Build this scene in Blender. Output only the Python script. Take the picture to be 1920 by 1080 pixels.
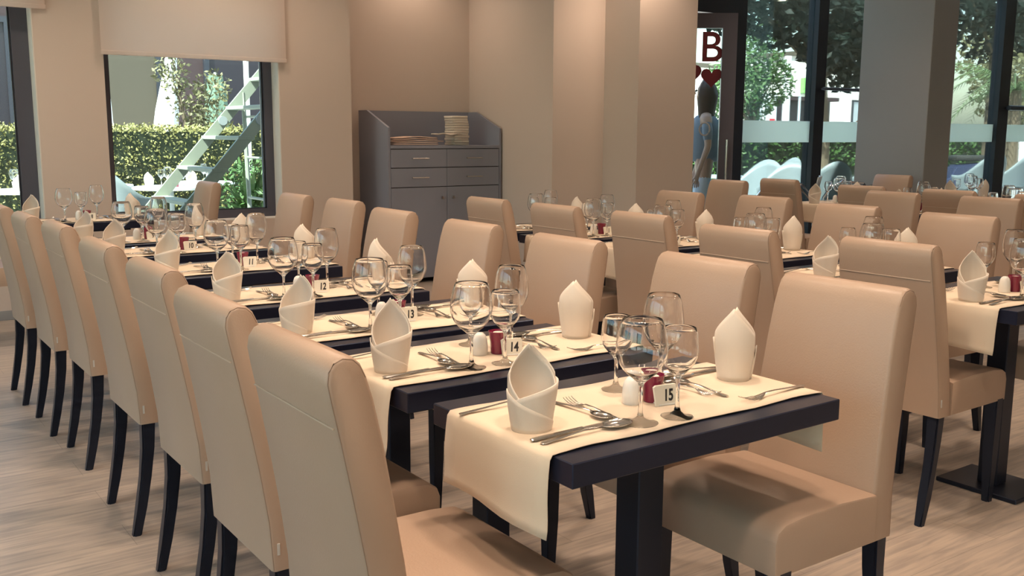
import bpy, bmesh, math, random
from mathutils import Vector, Matrix, noise
PI = math.pi
sc = bpy.context.scene
for o in list(bpy.data.objects): bpy.data.objects.remove(o)
C = sc.collection

# ------------------------------------------------------------------ camera
F, TH, RO, YAW, CH = 1825.5, math.radians(9.024), math.radians(-.2613), math.radians(35.365), 1.35
fv = Vector((math.sin(YAW)*math.cos(TH), math.cos(YAW)*math.cos(TH), -math.sin(TH)))
rv = Vector((math.cos(YAW), -math.sin(YAW), 0)); uv = rv.cross(fv)
R_ = math.cos(RO)*rv - math.sin(RO)*uv; U_ = math.sin(RO)*rv + math.cos(RO)*uv
cam = bpy.data.objects.new('camera', bpy.data.cameras.new('camera')); C.objects.link(cam)
cam.matrix_world = Matrix(((R_.x, U_.x, -fv.x, 0), (R_.y, U_.y, -fv.y, 0), (R_.z, U_.z, -fv.z, CH), (0, 0, 0, 1)))
cam.data.sensor_width = 36; cam.data.lens = 36*F/1920; cam.data.clip_start = .05; cam.data.clip_end = 300
sc.camera = cam

# ------------------------------------------------------------------ world, sun, exposure
w = bpy.data.worlds.new('sky'); sc.world = w; w.use_nodes = True
nt = w.node_tree; bg = nt.nodes['Background']
sky = nt.nodes.new('ShaderNodeTexSky'); sky.sky_type = 'NISHITA'; sky.sun_disc = False
sky.sun_elevation = math.radians(52); sky.sun_rotation = math.radians(200); sky.air_density = 1.2; sky.dust_density = 2.5
nt.links.new(sky.outputs[0], bg.inputs[0]); bg.inputs[1].default_value = .50
sun = bpy.data.objects.new('sun', bpy.data.lights.new('sun', 'SUN')); C.objects.link(sun)
sun.data.energy = 17; sun.data.angle = math.radians(.6); sun.data.color = (1, .95, .86)
sun.rotation_euler = (math.radians(36), 0, math.radians(-68))
vs = sc.view_settings; vs.view_transform = 'Standard'; vs.look = 'None'; vs.exposure = 0.45; vs.gamma = 1; vs.use_curve_mapping = False

# ------------------------------------------------------------------ materials
M = {}
def mat(name, col, rough=.6, metal=0, bump=0, bscale=60, var=0, vscale=8, vcol=None, spec=.5, stretch=(1, 1, 1), sheen=0, trans=0, sss=0):
    m = bpy.data.materials.new(name); m.use_nodes = True; n = m.node_tree.nodes; l = m.node_tree.links
    b = n['Principled BSDF']; b.inputs['Base Color'].default_value = (*col, 1); b.inputs['Roughness'].default_value = rough
    b.inputs['Metallic'].default_value = metal; b.inputs['Specular IOR Level'].default_value = spec
    if trans: b.inputs['Transmission Weight'].default_value = trans
    if sheen: b.inputs['Sheen Weight'].default_value = sheen
    tc = n.new('ShaderNodeTexCoord'); mp = n.new('ShaderNodeMapping'); mp.inputs['Scale'].default_value = stretch
    l.new(tc.outputs['Object'], mp.inputs[0])
    nz = n.new('ShaderNodeTexNoise'); nz.inputs['Scale'].default_value = vscale; nz.inputs['Detail'].default_value = 5
    l.new(mp.outputs[0], nz.inputs[0])
    mx = n.new('ShaderNodeMix'); mx.data_type = 'RGBA'
    c2 = vcol or tuple(c*(1-.25) for c in col)
    mx.inputs[6].default_value = (*col, 1); mx.inputs[7].default_value = (*c2, 1)
    rp = n.new('ShaderNodeMath'); rp.operation = 'MULTIPLY'; rp.inputs[1].default_value = var if var else .12
    l.new(nz.outputs[0], rp.inputs[0]); l.new(rp.outputs[0], mx.inputs[0]); l.new(mx.outputs[2], b.inputs['Base Color'])
    if bump:
        n2 = n.new('ShaderNodeTexNoise'); n2.inputs['Scale'].default_value = bscale; n2.inputs['Detail'].default_value = 4
        l.new(mp.outputs[0], n2.inputs[0]); bp = n.new('ShaderNodeBump'); bp.inputs['Strength'].default_value = bump; bp.inputs['Distance'].default_value = .01
        l.new(n2.outputs[0], bp.inputs['Height']); l.new(bp.outputs[0], b.inputs['Normal'])
    if name in ('table_wood', 'black_wood'): b.inputs['Specular Tint'].default_value = (.55, .68, 1, 1)  # blue tint, like the bluish base colour, stands in for cool reflections
    M[name] = m; return m
mat('leather', (.415, .292, .215), .42, bump=.06, bscale=220, var=.15)
mat('leather_seam', (.30, .205, .15), .6)
mat('seam_highlight', (.52, .40, .31), .6)  # pale colour paints the highlight along the horizontal back seam
mat('black_wood', (.012, .014, .022), .35)
mat('table_wood', (.010, .012, .026), .28, bump=.03, bscale=90, var=.5, vscale=30, stretch=(1, 12, 12), vcol=(.018, .019, .034))
mat('runner_cloth', (.73, .60, .46), .9, bump=.08, bscale=500, sheen=.1)
mat('hem', (.66, .55, .40), .9)
mat('napkin_cloth', (.74, .655, .56), .9, bump=.05, bscale=400, sheen=.2)
mat('steel', (.62, .60, .58), .16, metal=1)
mat('white_ceramic', (.80, .77, .72), .25)
mat('crimson_glass', (.22, .012, .045), .2, spec=.7)
mat('wax', (.75, .66, .60), .6)
mat('card_paper', (.82, .76, .64), .8)
mat('card_ink', (.02, .018, .02), .7)
mat('wall_paint', (.62, .52, .45), .75, bump=.02, bscale=120, var=.1, vscale=1.5)
mat('wall_grey', (.34, .335, .33), .7, bump=.02, bscale=120)
mat('ceiling_paint', (.75, .70, .64), .8)
mat('blind_fabric', (.82, .75, .69), .85, bump=.03, bscale=600)
mat('aluminium_frame', (.085, .085, .11), .45)
mat('dark_frame', (.02, .022, .032), .4)
mat('door_frame_mat', (.11, .10, .125), .4)
mat('reveal', (.72, .68, .62), .6)
mat('cabinet_grey', (.26, .27, .325), .55, var=.2, vscale=3)
mat('cabinet_gap', (.05, .045, .045), .8)
mat('handle_metal', (.45, .42, .40), .3, metal=1)
mat('pink_cloth', (.68, .49, .39), .9, bump=.1, bscale=300)
mat('tag_white', (.55, .52, .48), .6)
mat('frosted', (.62, .68, .64), .5, spec=.3)
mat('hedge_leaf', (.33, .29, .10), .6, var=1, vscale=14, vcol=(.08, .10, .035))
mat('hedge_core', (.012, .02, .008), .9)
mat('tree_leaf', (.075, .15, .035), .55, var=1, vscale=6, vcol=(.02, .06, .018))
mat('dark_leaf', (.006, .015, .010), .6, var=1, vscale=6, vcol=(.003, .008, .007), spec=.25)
mat('olive_leaf', (.18, .165, .075), .6, var=1, vscale=8, vcol=(.08, .085, .04))
mat('palm_leaf', (.10, .16, .06), .5, var=1, vscale=6, vcol=(.05, .08, .03))
mat('bark', (.12, .09, .06), .9, bump=.4, bscale=20)
mat('ladder_metal', (.30, .33, .28), .4, spec=.6)
mat('white_cloth', (.66, .68, .70), .8)
mat('outdoor_white', (.22, .26, .285), .45)
mat('outdoor_grey', (.36, .40, .43), .5)
mat('tarmac', (.20, .20, .20), .9, bump=.2, bscale=30)
mat('paving', (.52, .50, .47), .85, bump=.1, bscale=12, var=.4, vscale=2)
mat('building_dark', (.035, .019, .022), .8, var=.5, vscale=1)  # darkened, as is building_tan, to stand in for shade under an awning
mat('building_light', (.72, .70, .66), .8, var=.2, vscale=1)
mat('building_tan', (.06, .05, .036), .8)
mat('shop_black', (.015, .012, .018), .4)
mat('green_sign', (.22, .52, .14), .5)
mat('red_paint', (.50, .03, .05), .5)
mat('decal_red', (.20, .02, .03), .6)
mat('car_white', (.75, .76, .78), .25)
mat('car_blue', (.05, .13, .28), .3)
mat('car_glass', (.03, .04, .05), .1)
mat('rubber', (.02, .02, .02), .8)
mat('chrome', (.6, .6, .62), .15, metal=1)
mat('skin', (.55, .34, .25), .6)
mat('hair', (.10, .055, .035), .6, bump=.4, bscale=60, stretch=(8, 8, 1))
mat('grey_shirt', (.25, .28, .33), .85)
mat('white_trousers', (.60, .62, .68), .85)
mat('navy_cloth', (.02, .03, .08), .8)
mat('pot', (.05, .06, .08), .6)
mat('cream_pole', (.70, .72, .66), .5)
mat('green_canvas', (.10, .16, .12), .9)
# emissive disc of the downlights
m = bpy.data.materials.new('lamp_glow'); m.use_nodes = True
m.node_tree.nodes['Principled BSDF'].inputs['Emission Color'].default_value = (1, .8, .6, 1)
m.node_tree.nodes['Principled BSDF'].inputs['Emission Strength'].default_value = 12; M['lamp_glow'] = m
# wine glass
m = mat('wine_glass_mat', (1, 1, 1), .0, trans=1); b = m.node_tree.nodes['Principled BSDF']; b.inputs['IOR'].default_value = 1.45
for l_ in list(b.inputs['Base Color'].links): m.node_tree.links.remove(l_)
b.inputs['Base Color'].default_value = (1, 1, 1, 1)
# window panes: thin glass, transparent + fresnel reflection
def pane_mat(name, tint, k):
    m = bpy.data.materials.new(name); m.use_nodes = True; n = m.node_tree.nodes; l = m.node_tree.links
    n.remove(n['Principled BSDF']); out = n['Material Output']
    t = n.new('ShaderNodeBsdfTransparent'); t.inputs[0].default_value = (*tint, 1)
    g = n.new('ShaderNodeBsdfGlossy'); g.inputs['Roughness'].default_value = .01
    fr = n.new('ShaderNodeFresnel'); fr.inputs[0].default_value = 1.45
    mu = n.new('ShaderNodeMath'); mu.operation = 'MULTIPLY'; mu.inputs[1].default_value = k; l.new(fr.outputs[0], mu.inputs[0])
    x = n.new('ShaderNodeMixShader'); l.new(mu.outputs[0], x.inputs[0]); l.new(t.outputs[0], x.inputs[1]); l.new(g.outputs[0], x.inputs[2]); l.new(x.outputs[0], out.inputs[0])
    M[name] = m
pane_mat('pane_glass', (.86, .95, .92), .8)
pane_mat('facade_glass', (.86, .96, .94), .6)
# vinyl strip on the facade glass
m = M['blind_fabric']; n = m.node_tree.nodes; l = m.node_tree.links
tr = n.new('ShaderNodeBsdfTranslucent'); tr.inputs[0].default_value = (.92, .80, .74, 1); x = n.new('ShaderNodeMixShader'); x.inputs[0].default_value = .55
l.new(n['Principled BSDF'].outputs[0], x.inputs[1]); l.new(tr.outputs[0], x.inputs[2]); l.new(x.outputs[0], n['Material Output'].inputs[0])
m = bpy.data.materials.new('frosted_film'); m.use_nodes = True; n = m.node_tree.nodes; l = m.node_tree.links
b = n['Principled BSDF']; b.inputs['Base Color'].default_value = (.80, .86, .80, 1); b.inputs['Roughness'].default_value = .7
tr = n.new('ShaderNodeBsdfTranslucent'); tr.inputs[0].default_value = (.95, .98, .93, 1)
x = n.new('ShaderNodeMixShader'); x.inputs[0].default_value = .7
l.new(b.outputs[0], x.inputs[1]); l.new(tr.outputs[0], x.inputs[2]); l.new(x.outputs[0], n['Material Output'].inputs[0]); M['frosted_film'] = m
# floor: long pale planks along X with streaks
m = bpy.data.materials.new('floor_planks'); m.use_nodes = True; n = m.node_tree.nodes; l = m.node_tree.links
b = n['Principled BSDF']; b.inputs['Roughness'].default_value = .38
tc = n.new('ShaderNodeTexCoord')
br = n.new('ShaderNodeTexBrick'); br.inputs['Scale'].default_value = 1; br.inputs['Brick Width'].default_value = 1.2; br.inputs['Row Height'].default_value = .2
br.inputs['Mortar Size'].default_value = .0012; br.inputs['Mortar Smooth'].default_value = .3; br.offset = .37
br.inputs['Color1'].default_value = (.45, .38, .325, 1); br.inputs['Color2'].default_value = (.405, .345, .295, 1); br.inputs['Mortar'].default_value = (.27, .235, .20, 1)
l.new(tc.outputs['Object'], br.inputs[0])
mp = n.new('ShaderNodeMapping'); mp.inputs['Scale'].default_value = (1.3, 16, 1); l.new(tc.outputs['Object'], mp.inputs[0])
nz = n.new('ShaderNodeTexNoise'); nz.inputs['Scale'].default_value = 3; nz.inputs['Detail'].default_value = 6; nz.inputs['Distortion'].default_value = .6; l.new(mp.outputs[0], nz.inputs[0])
cr = n.new('ShaderNodeValToRGB'); cr.color_ramp.elements[0].position = .35; cr.color_ramp.elements[0].color = (.70, .70, .72, 1)
cr.color_ramp.elements[1].position = .62; cr.color_ramp.elements[1].color = (1.08, 1.05, 1.0, 1); l.new(nz.outputs[0], cr.inputs[0])
mx = n.new('ShaderNodeMix'); mx.data_type = 'RGBA'; mx.blend_type = 'MULTIPLY'; mx.inputs[0].default_value = .85
l.new(br.outputs[0], mx.inputs[6]); l.new(cr.outputs[0], mx.inputs[7]); l.new(mx.outputs[2], b.inputs['Base Color']); M['floor_planks'] = m

# ------------------------------------------------------------------ helpers
def tag(o, label=None, cat=None, group=None, kind=None):
    if label: o['label'] = label
    if cat: o['category'] = cat
    if group: o['group'] = group
    if kind: o['kind'] = kind
    return o
def empty(name, loc, rz=0, label=None, cat=None, group=None):
    o = bpy.data.objects.new(name, None); C.objects.link(o); o.location = loc; o.rotation_euler = (0, 0, rz); o.empty_display_size = .1
    return tag(o, label, cat, group)
def obj(name, bm, m, parent=None, smooth=False, loc=None, ang=35):
    me = bpy.data.meshes.new(name); bmesh.ops.recalc_face_normals(bm, faces=bm.faces); bm.to_mesh(me); bm.free()
    if m: me.materials.append(M[m])
    if smooth:
        for p in me.polygons: p.use_smooth = True
        if ang < 180: me.set_sharp_from_angle(angle=math.radians(ang))
    o = bpy.data.objects.new(name, me); C.objects.link(o)
    if parent: o.parent = parent
    if loc: o.location = loc
    return o
def copy_tree(o, parent=None):
    c = o.copy(); C.objects.link(c)
    if parent: c.parent = parent
    for ch in list(o.children): copy_tree(ch, c)
    return c
def BM(): return bmesh.new()
def box(bm, a, b, bev=0, seg=2):
    vs_ = [bm.verts.new((x, y, z)) for x in (a[0], b[0]) for y in (a[1], b[1]) for z in (a[2], b[2])]
    fs = [bm.faces.new([vs_[i] for i in q]) for q in ((0, 1, 3, 2), (4, 6, 7, 5), (0, 4, 5, 1), (2, 3, 7, 6), (0, 2, 6, 4), (1, 5, 7, 3))]
    if bev: bmesh.ops.bevel(bm, geom=list({e for f in fs for e in f.edges}), offset=bev, segments=seg, affect='EDGES', profile=.5)
    return bm
def ring(bm, c, r, ax, n=10, ref=None):
    ax = Vector(ax).normalized(); ref = Vector(ref) if ref else (Vector((0, 0, 1)) if abs(ax.z) < .9 else Vector((1, 0, 0)))
    a = ax.cross(ref).normalized(); b = ax.cross(a)
    rx, ry = r if isinstance(r, tuple) else (r, r)
    return [bm.verts.new(Vector(c) + a*rx*math.cos(2*PI*i/n) + b*ry*math.sin(2*PI*i/n)) for i in range(n)]
def tube(bm, pts, r, n=8, ref=None, cap=True):
    pts = [Vector(p) for p in pts]; rs = r if isinstance(r, list) else [r]*len(pts); prev = None
    for i, p in enumerate(pts):
        d = (pts[min(i+1, len(pts)-1)] - pts[max(i-1, 0)])
        q = ring(bm, p, rs[i], d, n, ref)
        if prev:
            for k in range(n): bm.faces.new((prev[k], prev[(k+1) % n], q[(k+1) % n], q[k]))
        elif cap: bm.faces.new(q)
        prev = q
    if cap: bm.faces.new(prev)
    return bm
def lathe(bm, prof, n=20, c=(0, 0, 0), close=False):
    rows = []
    for r, z in prof:
        if r < 1e-6: rows.append([bm.verts.new((c[0], c[1], c[2]+z))])
        else: rows.append([bm.verts.new((c[0]+r*math.cos(2*PI*i/n), c[1]+r*math.sin(2*PI*i/n), c[2]+z)) for i in range(n)])
    for a, b in zip(rows, rows[1:]):
        for k in range(n):
            k2 = (k+1) % n
            if len(a) == 1 and len(b) == 1: continue
            if len(a) == 1: bm.faces.new((a[0], b[k], b[k2]))
            elif len(b) == 1: bm.faces.new((a[k], a[k2], b[0]))
            else: bm.faces.new((a[k], a[k2], b[k2], b[k]))
    return bm
def prism(bm, prof, y0, y1, ax='y'):
    """closed polygon prof in (x,z) extruded from y0 to y1"""
    f = (lambda p, t: (p[0], t, p[1])) if ax == 'y' else ((lambda p, t: (t, p[0], p[1])) if ax == 'x' else (lambda p, t: (p[0], p[1], t)))
    a = [bm.verts.new(f(p, y0)) for p in prof]; b = [bm.verts.new(f(p, y1)) for p in prof]; n = len(prof)
    bm.faces.new(a); bm.faces.new(b[::-1])
    for i in range(n): bm.faces.new((a[i], b[i], b[(i+1) % n], a[(i+1) % n]))
    return bm
def grid(bm, fn, nu, nv, closed=False):
    g = [[bm.verts.new(fn(i/nu, j/nv)) for j in range(nv+1)] for i in range(nu+(0 if closed else 1))]
    for i in range(nu):
        a = g[i]; b = g[(i+1) % len(g)]
        for j in range(nv): bm.faces.new((a[j], b[j], b[j+1], a[j+1]))
    return g
def solid(o, t, off=0):
    m_ = o.modifiers.new('thickness', 'SOLIDIFY'); m_.thickness = t; m_.offset = off; return o
def subd(o, n=1):
    m_ = o.modifiers.new('subdivision', 'SUBSURF'); m_.levels = n; m_.render_levels = n; return o
def text_bm(s, size, ext=.0008, shear=.0, off=0, xs=1):
    cu = bpy.data.curves.new('t', 'FONT'); cu.body = s; cu.size = size; cu.extrude = ext; cu.shear = shear; cu.offset = off
    cu.align_x = 'CENTER'; cu.align_y = 'CENTER'
    o = bpy.data.objects.new('t', cu); C.objects.link(o); dg = bpy.context.evaluated_depsgraph_get()
    me = bpy.data.meshes.new_from_object(o.evaluated_get(dg)); bm = BM(); bm.from_mesh(me)
    for v in bm.verts: v.co.x *= xs
    bpy.data.objects.remove(o); bpy.data.curves.remove(cu); bpy.data.meshes.remove(me); return bm
def struct(name, bm, m, parent=None, smooth=False):
    o = obj(name, bm, m, parent, smooth)
    if not parent: o['kind'] = 'structure'
    return o

# ------------------------------------------------------------------ room shell
CZ = 3.25
YW, YB, YF = 7.75, 8.22, 7.1
XS = 5.308
struct('floor', box(box(BM(), (-3.2, -4.5, -.1), (15.5, 7.24, 0)), (-3.2, 7.24, -.1), (6.594, 8.6, 0)), 'floor_planks')
struct('ceiling', box(box(BM(), (-3.4, -4.7, CZ), (15.7, 7.26, CZ+.25)), (-3.4, 7.26, CZ), (6.6, 8.6, CZ+.25)), 'ceiling_paint')
# window wall with two openings: X -.6..1.33 and 1.795..3.153
bm = BM()
WL = [(-3.2, -.9), (1.33, 1.795), (3.153, 3.797)]
for a, b_ in WL: box(bm, (a, YW, 0), (b_, YW+.45, CZ))
for a, b_ in ((-.9, 1.33), (1.795, 3.153)):
    box(bm, (a, YW, 0), (b_, YW+.45, .642)); box(bm, (a, YW, 2.5), (b_, YW+.45, CZ))
struct('wall_back', bm, 'wall_paint')
struct('wall_niche', box(box(BM(), (3.797, YB, 0), (XS, YB+.2, CZ)), (3.60, YW+.45, 0), (3.797, YB+.2, CZ)), 'wall_paint')
bm = BM()
box(bm, (XS, 6.874, 0), (5.894, YB+.2, CZ)); struct('wall_pier', bm, 'wall_paint')
struct('wall_pillar', box(BM(), (5.894, 6.42, 0), (6.594, YB+.2, CZ)), 'wall_paint')
# left side wall with two tall window openings, rear wall, right wall
bm = BM(); ys = [-4.5, -4.2, -.7, -.5, 3.2, 3.4, 7.1, YW+.45]
for i in range(0, 8, 2): box(bm, (-3.4, ys[i], 0), (-3.2, ys[i+1], CZ))
for i in range(1, 7, 2): box(bm, (-3.4, ys[i], 0), (-3.2, ys[i+1], .5)); box(bm, (-3.4, ys[i], 2.95), (-3.2, ys[i+1], CZ))
struct('wall_left', bm, 'wall_paint')
struct('wall_front', box(BM(), (-3.4, -4.7, 0), (15.7, -4.5, CZ)), 'wall_paint')
struct('wall_right', box(BM(), (15.5, -4.5, 0), (15.7, 7.24, CZ)), 'wall_paint')
# big grey column in the dining room
struct('trim_column', box(BM(), (9.0, 5.6, 0), (9.43, 6.4, CZ), .006), 'wall_grey')
def skirting(name, a, b_): struct(name, box(BM(), a, b_, .002), 'wall_grey')
skirting('baseboard_back', (-3.2, YW-.012, 0), (3.797, YW, .07))
skirting('baseboard_pier', (XS-.012, 6.862, 0), (5.88, 6.874, .07))
skirting('baseboard_pillar', (5.882, 6.408, 0), (6.594, 6.42, .07))

def window(name, x0, x1, z0, z1, y, fl, fr, ft=.06, fb=.075):
    f = BM(); box(f, (x0, y, z0), (x0+fl, y+.09, z1)); box(f, (x1-fr, y, z0), (x1, y+.09, z1))
    box(f, (x0+fl, y, z0), (x1-fr, y+.09, z0+fb)); box(f, (x0+fl, y, z1-ft), (x1-fr, y+.09, z1))
    o = struct(name, f, 'aluminium_frame')
    g = BM(); box(g, (x0+fl-.005, y+.042, z0+fb-.005), (x1-fr+.005, y+.048, z1-ft+.005)); obj('pane', g, 'pane_glass', o)
    g = BM(); box(g, (x0+fl, y+.02, z0+fb), (x0+fl+.008, y+.04, z1-ft)); box(g, (x1-fr-.012, y+.02, z0+fb), (x1-fr, y+.04, z1-ft)); box(g, (x0+fl, y+.02, z0+fb), (x1-fr, y+.04, z0+fb+.008))
    obj('gasket', g, 'dark_frame', o)
    return o
window('window_1', -.9, 1.33, .642, 2.5, YW+.15, .12, .12)
window('window_2', 1.795, 3.153, .642, 2.5, YW+.15, .065, .078)
bm = BM()
for a, b_ in ((-.9, 1.33), (1.795, 3.153)):
    box(bm, (a, YW+.002, .642), (b_, YW+.149, .65)); box(bm, (b_-.008, YW+.002, .65), (b_, YW+.149, 2.5))
struct('trim_reveals', bm, 'reveal')
# left wall windows (outside the frame, daylight comes in)
for i, k in enumerate((1, 3, 5)):
    f = BM(); a, b_ = ys[k], ys[k+1]
    box(f, (-3.34, a, .5), (-3.27, a+.06, 2.95)); box(f, (-3.34, b_-.06, .5), (-3.27, b_, 2.95)); box(f, (-3.34, a+.06, .5), (-3.27, b_-.06, .56)); box(f, (-3.34, a+.06, 2.89), (-3.27, b_-.06, 2.95))
    o = struct('window_%d' % (3+i), f, 'aluminium_frame'); obj('pane', box(BM(), (-3.31, a+.06, .56), (-3.304, b_-.06, 2.89)), 'pane_glass', o)

# facade on the right: dark mullions, glass, frosted strip
bm = BM()
for xa, xb in ((9.19, 9.36), (13.07, 13.33)): box(bm, (xa, YF, .04), (xb, YF+.14, CZ))
box(bm, (7.86, YF, 0), (8.02, YF+.14, CZ)); box(bm, (6.594, YF, 0), (6.68, YF+.14, CZ))
box(bm, (8.02, YF, 0), (15.5, YF+.14, .06)); box(bm, (6.68, YF, 2.56), (7.86, YF+.14, CZ)); box(bm, (8.02, YF, CZ-.08), (15.5, YF+.14, CZ))
o = struct('window_6', bm, 'dark_frame')
obj('pane', box(BM(), (8.02, YF+.06, .06), (9.19, YF+.07, CZ-.08)), 'facade_glass', o)
obj('pane', box(BM(), (9.36, YF+.06, .06), (13.07, YF+.07, CZ-.08)), 'facade_glass', o)
obj('pane', box(BM(), (13.33, YF+.06, .06), (15.5, YF+.07, CZ-.08)), 'facade_glass', o)
for a, b_ in ((8.02, 9.19), (9.36, 13.07), (13.33, 15.5)): obj('frosted_strip', box(BM(), (a, YF+.053, 1.265), (b_, YF+.058, 1.50)), 'frosted_film', o)
hb = BM(); tube(hb, [(9.25, YF-.06, 1.86), (10.1, YF-.06, 1.86)], .018); tube(hb, [(9.3, YF-.06, 1.86), (9.3, YF+.02, 1.86)], .012); tube(hb, [(10.05, YF-.06, 1.86), (10.05, YF+.06, 1.86)], .012)
obj('push_bar', hb, 'aluminium_frame', o, True)
hb = BM(); tube(hb, [(13.2, YF-.07, 1.72), (13.9, YF-.07, 1.72)], .035); tube(hb, [(13.25, YF-.07, 1.72), (13.25, YF+.02, 1.72)], .02)
obj('push_bar', hb, 'dark_frame', o, True)
# open glass door leaf, swung into the room
dr = bpy.data.objects.new('door_1', None); C.objects.link(dr); dr.location = (6.72, YF+.02, 0); dr.rotation_euler = (0, 0, math.radians(-38)); dr['kind'] = 'structure'
DW = .80
f = BM(); box(f, (0, -.03, .02), (.1, .03, 2.5)); box(f, (DW-.14, -.03, .02), (DW, .03, 2.5)); box(f, (.1, -.03, .02), (DW-.14, .03, .14)); box(f, (.1, -.03, 2.36), (DW-.14, .03, 2.5))
obj('door_frame', f, 'door_frame_mat', dr)
obj('pane', box(BM(), (.095, -.004, .135), (DW-.135, .004, 2.365)), 'facade_glass', dr)
hd = BM(); tube(hd, [(DW-.07, -.09, .9), (DW-.07, -.09, 1.3)], .014); tube(hd, [(DW-.07, -.09, .95), (DW-.07, -.02, .95)], .009); tube(hd, [(DW-.07, -.09, 1.25), (DW-.07, -.02, 1.25)], .009)
obj('door_handle', hd, 'chrome', dr, True)
tb = text_bm('B', .40, .001, 0, .004)
bmesh.ops.rotate(tb, verts=tb.verts, cent=(0, 0, 0), matrix=Matrix.Rotation(PI/2, 3, 'X')); bmesh.ops.translate(tb, verts=tb.verts, vec=(.56, -.006, 2.17))
tag(obj('letter_sticker', tb, 'decal_red', dr), 'dark red letter on the glass')
def heart(cx, cz, s):
    bm = BM(); pts = []
    for i in range(28):
        t = 2*PI*i/28; pts.append((cx + s*16*math.sin(t)**3/17, cz + s*(13*math.cos(t)-5*math.cos(2*t)-2*math.cos(3*t)-math.cos(4*t))/17))
    prism(bm, pts, -.0075, -.0045); return bm
for cx, cz, s in ((.36, 1.93, .12), (.57, 1.90, .11)): tag(obj('heart_sticker', heart(cx, cz, s), 'decal_red', dr), 'dark red heart on the glass')
rg = BM(); pts = [(.52+.05*math.cos(t*PI/12), -.007, 1.40+.062*math.sin(t*PI/12)) for t in range(25)]; tube(rg, pts, .008, 6)
obj('round_sticker', rg, 'tag_white', dr, True)

# roller blinds
def blind(x0, x1, zb, label):
    e = empty('roller_blind', ((x0+x1)/2, YW-.03, zb), 0, label, 'blind', 'roller blinds on the window wall')
    h = (x1-x0)/2
    obj('fabric', box(BM(), (-h, 0, .015), (h, .002, CZ-.05-zb)), 'blind_fabric', e)
    obj('bottom_bar', box(BM(), (-h-.004, -.008, -.012), (h+.004, .010, .02), .004), 'blind_fabric', e)
    tb = BM(); tube(tb, [(-h-.02, 0, CZ-.05-zb), (h+.02, 0, CZ-.05-zb)], .035, 14); obj('roller', tb, 'blind_fabric', e, True)
blind(1.775, 3.205, 1.922, 'off-white roller blind pulled down over the window with the ladder behind it')
blind(-1.0, 1.415, 2.215, 'off-white roller blind of the left window, only its lower right end in view')

# ------------------------------------------------------------------ ceiling downlights (their own light)
def downlight(x, y, e):
    r = empty('ceiling_downlight', (x, y, CZ), 0, 'round recessed downlight in the ceiling out of view', 'ceiling light', 'recessed ceiling downlights')
    obj('trim_ring', lathe(BM(), [(.055, -.004), (.085, -.004), (.088, 0), (.055, .0)], 20), 'reveal', r, True)
    obj('lamp_glass', lathe(BM(), [(0, -.002), (.054, -.002)], 20), 'lamp_glow', r)
    L = bpy.data.objects.new('lamp_light', bpy.data.lights.new('downlight', 'SPOT')); C.objects.link(L); L.parent = r; L.location = (0, 0, -.03)
    L.data.energy = e; L.data.spot_size = math.radians(130); L.data.spot_blend = .8; L.data.shadow_soft_size = .12; L.data.color = (1, .75, .56)
LE = 100
for x, y, k in ((1.0, .45, 1.1), (1.75, 2.0, 1), (1.5, 3.4, 1), (1.5, 5.2, .8), (.9, 6.5, .8), (2.5, 7.2, .4), (3.35, 6.9, .3), (4.6, 7.86, .3), (.30, 1.15, .75), (.30, 3.6, .5), (3.9, -.6, 1), (3.7, 1.6, 1), (3.8, 3.6, 1), (5.86, 6.22, .8), (7.6, 5.6, .35), (6.6, 3.2, 1), (6.6, .8, .8), (9.2, 2.6, .7), (11.5, 4.8, .5)):  # unseen lamps; those by the blind and cabinet side added to brighten them
    downlight(x, y, LE*k)

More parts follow.
